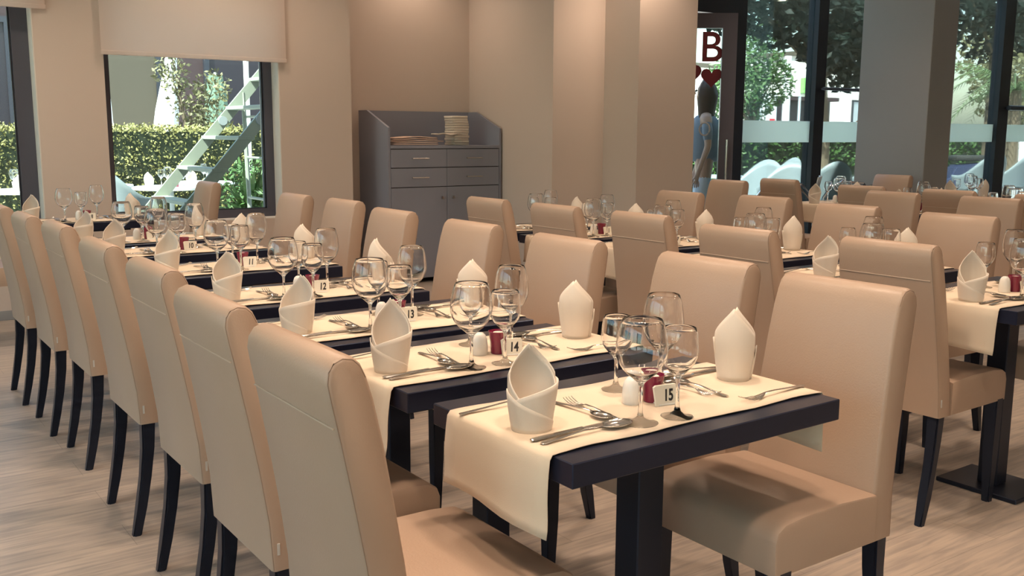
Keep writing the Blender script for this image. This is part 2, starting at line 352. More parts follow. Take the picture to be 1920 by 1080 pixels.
# ------------------------------------------------------------------ dining chair (faces +X, origin under the back's outer foot)
def make_chair():
    e = empty('dining_chair', (0, 0, 0))
    outer = [(0, .388), (-.006, .5), (-.022, .62), (-.042, .74), (-.060, .84), (-.074, .91), (-.080, .945), (-.077, .966), (-.066, .982), (-.048, .989)]
    inner = [(-.028, .985), (-.014, .972), (-.004, .950), (.008, .91), (.024, .83), (.040, .73), (.058, .61), (.072, .50), (.078, .388)]
    prof = outer + inner; n = len(prof)
    nrm = []
    for i in range(n):
        p, q = Vector(prof[i-1]), Vector(prof[(i+1) % n]); d = (q-p).normalized(); nrm.append(Vector((-d.y, d.x)))
    cen = Vector((0, .7))
    nrm = [v if (Vector(prof[i])-cen).dot(v) < 0 else -v for i, v in enumerate(nrm)]
    hwf = lambda z: .203 - .022*(z-.388)/.60
    bm = BM(); rows = []
    for s, d, ins in ((-1, 0, .009), (-1, .003, .004), (-1, .010, 0), (1, .010, 0), (1, .003, .004), (1, 0, .009)):
        rows.append([bm.verts.new((x+nrm[i].x*ins, s*(hwf(z)-d), z+(nrm[i].y*ins if z > .4 else 0))) for i, (x, z) in enumerate(prof)])
    for a, b_ in zip(rows, rows[1:]):
        for i in range(n): bm.faces.new((a[i], a[(i+1) % n], b_[(i+1) % n], b_[i]))
    bm.faces.new(rows[0]); bm.faces.new(rows[-1][::-1])
    obj('backrest', bm, 'leather', e, True, ang=60)
    # seams on the back
    for s in (-1, 1):
        sm = BM(); tube(sm, [(x+nrm[i].x*.0042, s*(hwf(z)-.003), z+nrm[i].y*.0042) for i, (x, z) in enumerate(prof[:13])], .0011, 5)
        obj('seam', sm, 'leather_seam', e, True)
    sm = BM()
    hz = .868; hx = -.0656
    tube(sm, [(hx-.0009, y*(hwf(hz)-.008), hz) for y in (-1, -.5, 0, .5, 1)], .0016, 5)
    tag(obj('seam', sm, 'seam_highlight', e, True), 'seam across the upper back, its highlight painted pale')
    # seat cushion
    bm = BM(); N = 8
    def sp(u, v):
        x = .070 + .365*u; y = -.225 + .45*v
        return x, y
    prof2 = [(.072, .390), (.072, .506), (.20, .516), (.34, .514), (.400, .508), (.424, .494), (.432, .472), (.430, .393)]
    rows = []
    for s, k in ((-1, .94), (-.985, .985), (-.94, 1), (0, 1.006), (.94, 1), (.985, .985), (1, .94)):
        row = []
        for x, z in prof2:
            zz = z if z < .42 else .42 + (z-.42)*(1 if abs(s) < .95 else (k-.0))
            xx = x if x < .3 or abs(s) < .97 else x - (1-k)*.10
            row.append(bm.verts.new((xx, s*.206, zz)))
        rows.append(row)
    n = len(prof2)
    for a, b_ in zip(rows, rows[1:]):
        for i in range(n): bm.faces.new((a[i], a[(i+1) % n], b_[(i+1) % n], b_[i]))
    bm.faces.new(rows[0]); bm.faces.new(rows[-1][::-1])
    obj('seat', bm, 'leather', e, True, ang=40)
    def leg(x0, y, top, pts, w0, w1):
        b = BM(); prev = None; n_ = len(pts)
        for i, (x, z) in enumerate(pts):
            w_ = (w0 + (w1-w0)*i/(n_-1))/2
            q = [b.verts.new((x+dx*w_, y+dy*w_, z)) for dx, dy in ((-1, -1), (1, -1), (1, 1), (-1, 1))]
            if prev:
                for k in range(4): b.faces.new((prev[k], prev[(k+1) % 4], q[(k+1) % 4], q[k]))
            else: b.faces.new(q)
            prev = q
        b.faces.new(prev)
        bmesh.ops.bevel(b, geom=[ed for ed in b.edges if abs(ed.verts[0].co.z-ed.verts[1].co.z) > .01], offset=.005, segments=2, affect='EDGES')
        return b
    for s in (-1, 1):
        obj('leg', leg(0, s*.176, .39, [(.030, .395), (.026, .30), (.014, .2), (-.004, .1), (-.024, 0)], .044, .028), 'black_wood', e, True)
    for s in (-1, 1):
        obj('leg', leg(0, s*.184, .39, [(.396, .398), (.398, .2), (.400, 0)], .046, .030), 'black_wood', e, True)
    t = BM(); box(t, (.012, -.2032, .425), (.018, -.2005, .452), .0004, 1); tag(obj('tag', t, 'tag_white', e), 'small pale tag on the side of the back')
    return e
CH0 = make_chair(); chair_used = [False]
def chair(x, y, face, label, group, rz=0):
    o = copy_tree(CH0) if chair_used[0] else CH0
    chair_used[0] = True
    o.location = (x, y, 0); o.rotation_euler = (0, 0, (0 if face > 0 else PI) + rz)
    tag(o, label, 'chair', group); return o

# ------------------------------------------------------------------ table (origin at floor under its left near corner)
TW, TD, TZ = .765, .485, .768
def make_table():
    e = empty('dining_table', (0, 0, 0))
    obj('tabletop', box(BM(), (0, 0, TZ-.048), (TW, TD, TZ), .002, 1), 'table_wood', e)
    cx, cy = TW/2+.01, TD/2
    obj('pedestal', box(BM(), (cx-.038, cy-.038, .018), (cx+.038, cy+.038, TZ-.048), .003, 1), 'black_wood', e)
    obj('base_plate', box(BM(), (cx-.12, cy-.16, 0), (cx+.14, cy+.16, .018), .003, 1), 'black_wood', e)
    obj('underframe', box(BM(), (cx-.25, cy-.15, TZ-.066), (cx+.25, cy+.15, TZ-.048)), 'black_wood', e)
    return e
T0 = make_table(); t_used = [False]
def make_runner(seed):
    rnd = random.Random(seed); bm = BM()
    y0, y1 = .055, .405
    L = .15; R = .14
    path = [(-.0145, TZ-L)] + [(-.013+.001*math.sin(k), TZ-L+L*k/8*.92) for k in range(1, 8)] + [(-.010, TZ-.006), (-.004, TZ+.0022), (.01, TZ+.003)]
    path += [(TW*k/24, TZ+.003) for k in range(1, 24)] + [(TW-.01, TZ+.003), (TW+.004, TZ+.0022), (TW+.010, TZ-.006)] + [(TW+.012, TZ-R*k/6) for k in range(1, 7)]
    ph = rnd.uniform(0, 6); kk = len(path)
    rows = []
    for i, (x, z) in enumerate(path):
        row = []
        hang = max(0, (TZ-z)/L) if x < 0 else (max(0, (TZ-z)/R) if x > TW else 0)
        for j in range(9):
            v = j/8; y = y0+(y1-y0)*v
            edge = abs(v-.5)*2
            y += .0035*math.sin(x*22+ph)*(1 if v < .5 else -.7)*edge**3
            zz = z + (.0012*max(0, math.sin(x*31+ph*2+v))*edge**6 if 0 < x < TW else 0)
            xx = x - (.007*hang*math.sin(v*7+ph) + .006*hang if x < 0 else 0) + (.006*hang*math.sin(v*6+ph) + .006*hang if x > TW else 0)
            if x < 0: zz -= .008*hang*(1-v)*1.0
            row.append(bm.verts.new((xx, y, zz)))
        rows.append(row)
    for a, b_ in zip(rows, rows[1:]):
        for j in range(8): bm.faces.new((a[j], b_[j], b_[j+1], a[j+1]))
    o = obj('table_runner', bm, 'runner_cloth', None, True, ang=180); solid(o, .0016, 1)
    return o
RUN = [make_runner(s) for s in (1, 2, 3)]; run_used = [False]*3

# napkin folded into a standing pointed hat
def make_napkin(seed):
    rnd = random.Random(seed); e = empty('folded_napkin', (0, 0, 0))
    H_ = .172+rnd.uniform(-.006, .006)
    tp = math.radians(50+rnd.uniform(-10, 10)); cx_, cy_ = math.cos(tp), math.sin(tp)
    def rad(z, d):
        r = .0365 + .011*math.sin(min(z/.095, 1)*PI/2)
        if z > .100: r *= 1 - .42*((z-.100)/(H_-.100))**1.6
        return r
    def P(a, r, z, lean=1):
        k = max(0, (z-.085)/(H_-.085))*lean
        return (r*math.cos(a) - .006*k*cx_, r*.93*math.sin(a) - .006*k*cy_, z)
    def topf(d):
        return .070 + (H_-.070)*max(0, 1-abs(d)/2.25)**.95
    def inner(u, v):
        d = -PI + 2*PI*u; a = tp+d; z = topf(d)*v
        return P(a, rad(z, d), z)
    bm = BM(); grid(bm, inner, 48, 14)
    o = obj('napkin_body', bm, 'napkin_cloth', e, True, ang=180); solid(o, .0022)
    # second leaf standing just behind the first, giving the split tip
    def back(u, v):
        d = -1.5 + 2.6*u; a = tp+d; z = (.078 + (H_-.081)*max(0, 1-abs(d+.22)/1.9)**.9)*v
        return P(a, rad(z, d)+.0032, z)
    bm = BM(); grid(bm, back, 24, 12); o = obj('leaf', bm, 'napkin_cloth', e, True, ang=180); solid(o, .002)
    # front cuff: its rim sweeps from low on one side up to the other, crossed by a lower fold
    def cuff(u, v):
        d = PI-1.75 + 3.6*u; a = tp+d; top = .050 + .050*u + .012*math.sin(u*PI)
        z = top*v; k = max(0, v-.6)/.4
        return P(a, rad(z, d)+.0025+.004*u*k, z, 0)
    bm = BM(); grid(bm, cuff, 30, 8); o = obj('flap', bm, 'napkin_cloth', e, True, ang=180); solid(o, .0032)
    def fold(u, v):
        d = PI+1.3 - 3.0*u; a = tp+d; top = .012 + .072*u
        z = top*v; return P(a, rad(z, d)+.0048, z, 0)
    bm = BM(); grid(bm, fold, 26, 6); o = obj('flap', bm, 'napkin_cloth', e, True, ang=180); solid(o, .0024)
    return e
NAP = [make_napkin(s) for s in (3, 8, 15)]; nap_used = [False]*3

# wine glasses
def make_glass(h, rb, rr, foot, stem):
    """h height, rb bowl radius, rr rim radius, foot radius, stem top height"""
    t = .0011; bh = h-stem
    def bowl(k): # 0..1 -> radius
        pts = [(0, .004), (.04, .012), (.12, rb*.50), (.25, rb*.80), (.40, rb*.97), (.52, rb), (.70, rb*.96), (.86, (rb+rr*1.1)/2*.97), (1, rr)]
        for (a, ra), (b_, rb_) in zip(pts, pts[1:]):
            if k <= b_: s = (k-a)/(b_-a); return ra+(rb_-ra)*s
        return rr
    prof = [(0, 0), (foot*.96, 0), (foot, .0015), (foot*.9, .003), (foot*.45, .006), (.008, .012), (.0048, .022), (.0040, stem*.55), (.0046, stem-.008), (.0075, stem)]
    out = [(bowl(k/14), stem+bh*k/14) for k in range(1, 15)]
    inn = [(bowl(k/14)-t, stem+bh*k/14 + .0006) for k in range(14, 1, -1)] + [(bowl(1/14)*.5, stem+bh*1.2/14), (0, stem+bh*1.05/14)]
    e = lathe(BM(), prof + out + inn, 24)
    return obj('wine_glass', e, 'wine_glass_mat', None, True, ang=60)
GL = {'A': make_glass(.214, .053, .040, .037, .084), 'B': make_glass(.188, .040, .034, .034, .086), 'C': make_glass(.172, .036, .029, .033, .076), 'D': make_glass(.222, .047, .035, .036, .088)}
gl_used = dict.fromkeys(GL, False)
GN = {'A': 'large round red wine glass', 'B': 'small white wine glass', 'C': 'short small wine glass', 'D': 'tall narrow wine goblet'}

# cutlery: lies along +X with the working end at +X, origin at the middle
def handle_pts(L0, L1): return [(-L0, .0018), (-L0*.5, .0035), (0, .005), (L1, .0045)]
def strip(bm, secs, t=.0014):
    """secs: list of (x, half width, z)"""
    prev = None
    for x, hw, z in secs:
        q = [bm.verts.new((x, -hw, z)), bm.verts.new((x, -hw*.5, z+t)), bm.verts.new((x, hw*.5, z+t)), bm.verts.new((x, hw, z)), bm.verts.new((x, hw*.5, z-t*.6)), bm.verts.new((x, -hw*.5, z-t*.6))]
        if prev:
            for k in range(6): bm.faces.new((prev[k], prev[(k+1) % 6], q[(k+1) % 6], q[k]))
        else: bm.faces.new(q)
        prev = q
    bm.faces.new(prev)
def make_knife(s=1):
    bm = BM(); strip(bm, [(-.105*s, .004, .004), (-.10*s, .0078, .004), (-.05*s, .0065, .0045), (0, .0050, .005), (.012*s, .0050, .005)], .0028)
    strip(bm, [(.012*s, .0050, .005), (.03*s, .0085, .0045), (.07*s, .0095, .004), (.095*s, .0075, .003), (.106*s, .001, .002)], .0007)
    return obj('table_knife', bm, 'steel', None, True)
def make_fork(s=1):
    bm = BM(); strip(bm, [(-.10*s, .004, .003), (-.095*s, .0075, .003), (-.05*s, .0050, .006), (.0, .0030, .010), (.03*s, .0034, .010), (.043*s, .0085, .006), (.056*s, .0115, .004)], .0012)
    for k in range(4):
        y = (-.0112+.00747*k); o_ = len(bm.verts); sub = BM(); sub.free()
        prev = None
        for x, z, w_ in ((.055, .004, .0018), (.075, .0045, .0016), (.092, .009, .0012), (.100, .013, .0005)):
            q = [bm.verts.new((x*s, y-w_, z)), bm.verts.new((x*s, y, z+.001)), bm.verts.new((x*s, y+w_, z)), bm.verts.new((x*s, y, z-.001))]
            if prev:
                for j in range(4): bm.faces.new((prev[j], prev[(j+1) % 4], q[(j+1) % 4], q[j]))
            else: bm.faces.new(q)
            prev = q
        bm.faces.new(prev)
    return obj('table_fork', bm, 'steel', None, True)
def make_spoon(s=1, bw=.0205):
    bm = BM(); strip(bm, [(-.10*s, .004, .003), (-.095*s, .0078, .003), (-.05*s, .0050, .006), (.0, .0030, .010), (.034*s, .0032, .010), (.042*s, .005, .008)], .0013)
    c = .071*s; a = .034*s
    def f(u, v):
        t = 2*PI*u; k = 1-v
        w_ = bw*(1+.12*math.cos(t+PI)*-1)
        x = c+a*k*math.cos(t); y = w_*k*math.sin(t)
        return (x, y, .0085 - .0065*math.sqrt(max(0, 1-k*k)) + .0005)
    grid(bm, f, 20, 5, True)
    g2 = BM(); g2.free()
    o = obj('table_spoon', bm, 'steel', None, True); solid(o, .0010, -1); return o
CUT = {'knife': make_knife(1.1), 'fork': make_fork(1.15), 'spoon': make_spoon(1.12, .023), 'dessert_spoon': make_spoon(.85, .018), 'dessert_fork': make_fork(.88)}
CUT['dessert_spoon'].name = 'dessert_spoon'; CUT['dessert_fork'].name = 'dessert_fork'
cut_used = dict.fromkeys(CUT, False)

# shakers, candle cups, number cards
def make_shaker():
    e = empty('salt_shaker', (0, 0, 0))
    obj('body', lathe(BM(), [(0, 0), (.0195, 0), (.021, .003), (.0205, .025), (.0185, .042), (.0145, .053), (.008, .059), (0, .0605)], 20), 'white_ceramic', e, True)
    h = BM()
    for k in range(3): lathe(h, [(0, .0606), (.0012, .0606)], 6, (.004*math.cos(k*2.1), .004*math.sin(k*2.1), -.0003+.0004))
    obj('holes', h, 'card_ink', e)
    return e
def make_cup():
    e = empty('candle_cup', (0, 0, 0))
    obj('cup', lathe(BM(), [(0, 0), (.019, 0), (.0205, .002), (.021, .03), (.0265, .060), (.0250, .0605), (.0195, .030), (0, .028)], 20), 'crimson_glass', e, True)
    obj('candle', lathe(BM(), [(0, .0285), (.016, .0285), (.016, .054), (.013, .057), (0, .057)], 16), 'wax', e, True)
    return e
SH0, CU0 = make_shaker(), make_cup(); su = [False]
def number_card(txt, loc, rz, label, parent_group):
    e = empty('table_number_card', loc, rz, label, 'table number', parent_group)
    hw, h = .027, .044
    # slightly leaning white card, bevelled corner, faces -Y
    b = BM(); prism(b, [(-hw, 0), (hw*.86, 0), (hw, .005), (hw*1.02, h*.93), (hw*.92, h), (-hw*.9, h*.98), (-hw*1.1, h*.9)], -.003, .003)
    for v in b.verts: v.co.y += v.co.z*.20
    obj('card', b, 'card_paper', e)
    ft = BM(); box(ft, (-.02, -.004, 0), (.02, .022, .004), .001, 1); obj('card_foot', ft, 'white_ceramic', e)
    t = text_bm(txt, .034, .0005, .12, .0009, .72)
    bmesh.ops.rotate(t, verts=t.verts, cent=(0, 0, 0), matrix=Matrix.Rotation(PI/2, 3, 'X'))
    for v in t.verts: v.co.z += .021; v.co.y += v.co.z*.20 - .0032; v.co.x += .004
    obj('number', t, 'card_ink', e)
    return e

def place(lib, used, key, loc, rz, label, cat, group, name=None):
    src = lib[key]
    o = copy_tree(src) if used[key] else src
    used[key] = True; o.location = loc; o.rotation_euler = (0, 0, rz); tag(o, label, cat, group); return o

def lay_table(x, y, where, tab, num, seed, detail=3, cols='', rowname=''):
    """where: phrase that singles the table out"""
    rnd = random.Random(seed); j = lambda s: rnd.uniform(-s, s)
    t = T0 if not t_used[0] else copy_tree(T0); t_used[0] = True
    t.location = (x, y, 0); tag(t, 'dark rectangular dining table, %s, under its cream runner' % tab, 'table', 'dining tables ' + rowname)
    k = seed % 3; r = RUN[k] if not run_used[k] else copy_tree(RUN[k]); run_used[k] = True
    r.location = (x, y, 0); tag(r, 'cream cloth runner hanging over both ends of the ' + tab, 'table runner', 'cream runners ' + rowname)
    Z = TZ+.0046
    for s in (0, 1):
        side = 'left' if s == 0 else 'right'
        X = lambda d: x + (d if s == 0 else TW-d)
        Yc = lambda d: y + (d if s == 0 else .46-d)
        di = 1 if s == 0 else -1
        nk = (seed+s) % 3
        place(NAP, nap_used, nk, (X(.064)+j(.006), Yc(.205)+j(.012), Z), (0 if s == 0 else PI)+j(.45), 'white pointed standing napkin at the %s end of the %s' % (side, tab), 'napkin', 'standing napkins ' + rowname)
        if detail < 2: continue
        base = 0 if s == 0 else PI
        cut = [('knife', .125, .135, base+j(.05)), ('spoon', .128, .108, base+j(.06)), ('fork', .10, .36, base+j(.08))]
        cut += [('dessert_spoon', .215, .235, base-PI/2+j(.1)), ('dessert_fork', .238, .225, base+PI/2+j(.15))]
        for kname, dx, dy, rz in cut:
            nice = kname.replace('_', ' ')
            cx, cy = X(dx)+j(.005), Yc(dy)+j(.004)
            if cx > x+TW-.09 and kname in ('knife', 'spoon', 'fork'): cx = x+TW-.10
            place(CUT, cut_used, kname, (cx, cy, Z), rz, 'steel %s laid at the %s end of the %s' % (nice, side, tab), 'cutlery', 'cutlery ' + rowname)
    if detail >= 1:
        gs = [('A', .258 if num == '15' else .242, .110, 'near left'), ('B', .356 if num == '15' else .341, .097, 'near right'), ('C', .390, .335, 'far left'), ('D', .475, .265, 'far right')]
        for g, dx, dy, pos in gs:
            place(GL, gl_used, g, (x+dx+j(.004), y+dy+j(.004), Z), 0, '%s, %s of four on the %s' % (GN[g], pos, tab), 'wine glass', 'wine glasses ' + rowname)
    # condiments
    s_ = SH0 if not su[0] else copy_tree(SH0); c_ = CU0 if not su[0] else copy_tree(CU0); su[0] = True
    sx, sy = x+.345+j(.006), y+.225+j(.006)
    s_.location = (sx, sy, Z); tag(s_, 'small white rounded salt shaker on the ' + tab, 'salt shaker', 'salt shakers ' + rowname)
    c_.location = (sx+.050, sy-.012, Z); tag(c_, 'crimson candle cup behind the number card on the ' + tab, 'candle cup', 'crimson candle cups ' + rowname)
    number_card(num, (sx+(.052 if num == '15' else .066), sy-.055, Z), math.radians(-16)+j(.12), 'white number card reading %s on the %s' % (num, tab), 'table number cards ' + rowname)

# left row: tables 15 (nearest) to 8
LO = ['nearest', 'second', 'third', 'fourth', 'fifth', 'sixth', 'seventh', 'farthest']
left = [('15', 1.052, 1.293), ('14', 1.045, 1.878), ('13', 1.045, 2.43), ('12', 1.06, 3.10), ('11', 1.09, 3.905), ('10', 1.055, 4.655), ('9', 1.045, 5.245), ('8', 1.035, 6.68)]
for i, (n_, x, y) in enumerate(left):
    lay_table(x, y, '', '%s left-row table' % LO[i], n_, 100+i, 3, rowname='in the left row')
cl = [(.736, 1.604), (.760, 2.16), (.806, 2.79), (.815, 3.46), (.83, 4.24), (.80, 4.80), (.785, 5.42), (.80, 6.95)]
for i, (x, y) in enumerate(cl): chair(x-.015, y, 1, 'cream leather high-backed chair seen from behind at the left end of the %s left-row table' % LO[i], 'chairs along the left ends of the left row')
cr_ = [(2.036, 1.50), (2.084, 2.02), (2.096, 2.70), (2.134, 3.38), (2.172, 4.13), (2.283, 4.89), (2.253, 5.49), (2.29, 7.2)]
for i, (x, y) in enumerate(cr_): chair(x+.02, y, -1, 'cream leather high-backed chair facing left at the right end of the %s left-row table' % LO[i], 'chairs along the right ends of the left row')

# middle row
mid = [('21', 3.235, 1.635), ('20', 3.30, 2.30), ('19', 3.30, 2.925), ('17', 3.30, 3.54), ('1', 3.31, 4.11), ('16', 3.32, 4.66)]
ordn = ['nearest', 'second', 'third', 'fourth', 'fifth', 'sixth']
for i, (n_, x, y) in enumerate(mid):
    lay_table(x, y, '', '%s middle-row table' % ordn[i], n_, 200+i, 3, rowname='in the middle row')
for i, (x, y) in enumerate([(3.065, 1.99), (3.00, 2.62), (3.15, 3.34), (3.145, 3.98), (3.14, 4.60)]):
    chair(x, y, 1, 'cream leather high-backed chair seen from behind at the left end of the %s middle-row table' % ordn[i], 'chairs at the left ends of the middle row')
for i, (x, y) in enumerate([(4.26, 1.80), (4.26, 2.48), (4.37, 3.16), (4.54, 3.86), (4.45, 4.47)]):
    chair(x, y, -1, 'cream leather high-backed chair facing left at the right end of the %s middle-row table' % ordn[i], 'chairs at the right ends of the middle row')
# far row by the glass front
far = [('34', 6.55, 2.75), ('33', 6.55, 3.42), ('32', 6.55, 4.1), ('31', 6.86, 5.08), ('36', 8.45, 3.9), ('35', 8.35, 4.75)]
fo = ['nearest far-row', 'second far-row', 'third far-row', 'fourth far-row', 'nearer window-side', 'farther window-side']
for i, (n_, x, y) in enumerate(far):
    lay_table(x, y, '', fo[i] + ' table', n_, 300+i, 2 if i in (0, 1, 2) else 1, rowname='by the glass front')
fc = [(5.63, 3.73, -1, 'with the grey column rising right behind its top'), (5.63, 3.08, -1, 'right of the grey column, close behind the near chairs'), (6.25, 3.66, 1, 'just right of the foot of the grey column'), (6.2, 3.0, 1, 'at the far right edge of the photo'), (6.22, 4.32, 1, 'half hidden behind the pale chairs left of the column'), (5.92, 5.40, -1, 'darker, in front of the glass door'), (6.53, 5.32, 1, 'darker, right of the one at the glass door'), (8.08, 5.35, -1, 'small and dark against the grey column')]
for x, y, f_, t_ in fc: chair(x, y, f_, 'tan leather high-backed chair %s' % t_, 'chairs by the glass front')

# chrome armchairs with round hoop arms among the far tables
def make_hoop_chair():
    e = empty('hoop_armchair', (0, 0, 0))
    obj('seat', box(BM(), (-.22, -.22, .43), (.22, .22, .46), .012), 'outdoor_grey', e, True)
    b = BM(); grid(b, lambda u, v: (-.22-.06*v-.02*math.sin(PI*u), -.20+.4*u, .48+.30*v), 8, 4); solid(obj('backrest', b, 'outdoor_grey', e, True, ang=180), .01)
    for s in (-1, 1):
        b = BM(); pts = [(.22, s*.25, 0), (.22, s*.25, .35), (.20, s*.25, .58), (.13, s*.25, .68), (0, s*.25, .71), (-.14, s*.25, .70), (-.24, s*.25, .60), (-.27, s*.25, .35), (-.27, s*.25, 0)]
        tube(b, pts, .014, 8); obj('arm_frame', b, 'chrome', e, True)
    return e
h0 = make_hoop_chair(); h0.scale = (1.22, 1.22, 1.22); h0.location = (7.72, 6.3, 0); h0.rotation_euler = (0, 0, 2.2); tag(h0, 'grey armchair with chrome hoop arms left of the grey column', 'chair', 'hoop-armed chairs by the glass front')
h1 = copy_tree(h0); h1.location = (8.5, 5.97, 0); h1.rotation_euler = (0, 0, 2.6); tag(h1, 'grey armchair with chrome hoop arms in front of the grey column', 'chair', 'hoop-armed chairs by the glass front')

# ------------------------------------------------------------------ sideboard cabinet in the niche
def cabinet():
    x0, x1, yf, yb = 4.088, 5.290, 7.64, 8.20
    e = empty('sideboard_cabinet', (x0, yf, 0), 0, 'tall grey service cabinet with four drawers and two doors against the wall', 'cabinet')
    W, D = x1-x0, yb-yf; t = .022
    def side(xa): return prism(BM(), [(0, 0), (D, 0), (D, 1.552), (D-.16, 1.552), (0, 1.395)], xa, xa+t, 'x')
    obj('side_panel', side(0), 'cabinet_grey', e); obj('side_panel', side(W-t), 'cabinet_grey', e)
    obj('back_panel', box(BM(), (t, D-.018, .02), (W-t, D, 1.552)), 'cabinet_grey', e)
    obj('countertop', box(BM(), (t, -.004, 1.212), (W-t, D-.018, 1.238), .002, 1), 'cabinet_grey', e)
    obj('carcass', box(BM(), (t, .022, .04), (W-t, D-.018, 1.212)), 'cabinet_gap', e)
    xm = W/2; g = .004
    for zi, (za, zb) in enumerate(((1.045, 1.206), (.872, 1.038))):
        for xa, xb in ((t+g, xm-g/2), (xm+g/2, W-t-g)):
            d = obj('drawer', box(BM(), (xa, 0, za), (xb, .02, zb), .0015, 1), 'cabinet_grey', e)
            c_ = (xa+xb)/2; z = (za+zb)/2+.0; h = BM(); tube(h, [(c_-.085, -.025, z), (c_+.085, -.025, z)], .0055); tube(h, [(c_-.07, -.025, z), (c_-.07, .002, z)], .006); tube(h, [(c_+.07, -.025, z), (c_+.07, .002, z)], .006)
            obj('handle', h, 'handle_metal', d, True)
    for xa, xb, s in ((t+g, xm-g/2, 1), (xm+g/2, W-t-g, -1)):
        d = obj('cabinet_door', box(BM(), (xa, 0, .045), (xb, .02, .865), .0015, 1), 'cabinet_grey', e)
        kx = xb-.055 if s == 1 else xa+.055; h = BM(); tube(h, [(kx, .002, .77), (kx, -.012, .77), (kx, -.014, .77), (kx, -.026, .77)], [.005, .005, .014, .013], 12); obj('knob', h, 'handle_metal', d, True)
    # folded cloths and napkin stack on the counter
    Z = 1.2395
    rnd = random.Random(4)
    for i in range(5):
        b = BM(); ww = .245+rnd.uniform(-.03, .03); dd = .12
        ph = rnd.uniform(0, 6); a0 = .0145*i+.003
        def fn(u, v, ww=ww, dd=dd, ph=ph, i=i):
            x = (u-.5)*2*ww; y = (v-.5)*2*dd
            return (x, y, .006 + (.0012*math.sin(x*11+1)+.0012*math.exp(-(x/.1)**2))*i)
        grid(b, fn, 24, 6); o = obj('folded_cloth', b, 'pink_cloth', None, True, ang=180, loc=(x0+.335+rnd.uniform(-.02, .02), yf+.20, Z+a0)); solid(o, .0085, 0)
        tag(o, 'folded salmon cloth lying on the cabinet counter, %s of the pile' % ['bottom', 'second', 'middle', 'fourth', 'top'][i], 'cloth', 'folded cloths on the cabinet')
    names = ['bottom', 'second', 'third', 'fourth', 'fifth', 'sixth', 'seventh', 'eighth', 'ninth', 'tenth', 'eleventh', 'topmost']
    b = BM(); box(b, (-.085, -.085, 0), (.085, .085, .0215), .009, 2)
    for v in b.verts: v.co.x += .004*math.sin(v.co.z*300+v.co.y*60)
    n0 = obj('napkin_packet', b, 'napkin_cloth', None, True)
    for i in range(12):
        o = n0 if i == 0 else copy_tree(n0)
        o.location = (x0+.83+rnd.uniform(-.007, .007), yf+.20+rnd.uniform(-.006, .006), Z+.0225*i); o.rotation_euler = (0, 0, rnd.uniform(-.1, .1))
        tag(o, 'folded white napkin in the tall stack on the cabinet, %s from below' % names[i] if 0 < i < 11 else 'folded white napkin, %s of the tall stack on the cabinet' % names[i], 'napkin', 'stacked napkins on the cabinet')
    b = BM(); grid(b, lambda u, v: ((u-.5)*.24, (v-.5)*.15, .01+.007*math.sin(u*9)*math.cos(v*5)), 14, 6)
    o = obj('crumpled_napkin', b, 'napkin_cloth', None, True, ang=180, loc=(x0+.66, yf+.10, Z+.092)); solid(o, .006); tag(o, 'crumpled white napkin lying on the salmon cloths by the tall stack', 'napkin')
cabinet()

# ------------------------------------------------------------------ outside
struct('ground_outside', box(BM(), (-30, YW+.9, -.12), (60, 70, -.02)), 'paving')
struct('ground_left', box(BM(), (-40, -25, -.14), (-3.4, YW+.9, -.03)), 'paving')
struct('ground_terrace', box(BM(), (-3.4, YF+.14, -.14), (60, YW+.9, -.03)), 'paving')
road = box(BM(), (-30, 24, -.11), (60, 40, -.015)); struct('ground_road', road, 'tarmac')

def leaves(bm, n, fn, size, rnd, asp=.45):
    for _ in range(n):
        p, nrm = fn(); a = Vector((rnd.gauss(0, 1), rnd.gauss(0, 1), rnd.gauss(0, 1))).normalized()
        d = (a + nrm*.6).normalized(); s = d.cross(Vector((rnd.gauss(0, 1), rnd.gauss(0, 1), rnd.gauss(0, 1)))).normalized()
        L = size*rnd.uniform(.6, 1.3); W_ = L*asp
        v = [bm.verts.new(q) for q in (p-d*L*.5, p+s*W_*.5+a*L*.05, p+d*L*.5, p-s*W_*.5+a*L*.05)]
        bm.faces.new(v)
def blob_fn(rnd, blobs):
    tot = sum(r**2 for _, r in blobs)
    def f():
        t = rnd.random()*tot
        for c, r in blobs:
            t -= r**2
            if t <= 0: break
        d = Vector((rnd.gauss(0, 1), rnd.gauss(0, 1), rnd.gauss(0, 1))).normalized()
        return Vector(c) + d*r*(rnd.random()**.35), d
    return f
def tree(name, x, y, blobs, n, size, m, label, seed, trunk=None, group='trees outside', asp=.45):
    rnd = random.Random(seed); e = empty(name, (x, y, 0), 0, label, 'tree', group)
    b = BM(); leaves(b, n, blob_fn(rnd, blobs), size, rnd, asp); obj('foliage', b, m, e)
    b = BM(); th = trunk or (0, 0, 1.5, .1); top = Vector(blobs[0][0])
    tube(b, [(0, 0, -.03), (.04, .02, th[2]*.5), (th[0], th[1], th[2]), top], [th[3], th[3]*.85, th[3]*.7, th[3]*.3])
    for c, r in blobs[1:]: tube(b, [(th[0], th[1], th[2]), (Vector((th[0], th[1], th[2]))+Vector(c))*.5+Vector((0, 0, .1)), c], [th[3]*.5, th[3]*.35, th[3]*.12], 6)
    obj('trunk', b, 'bark', e, True)
    return e
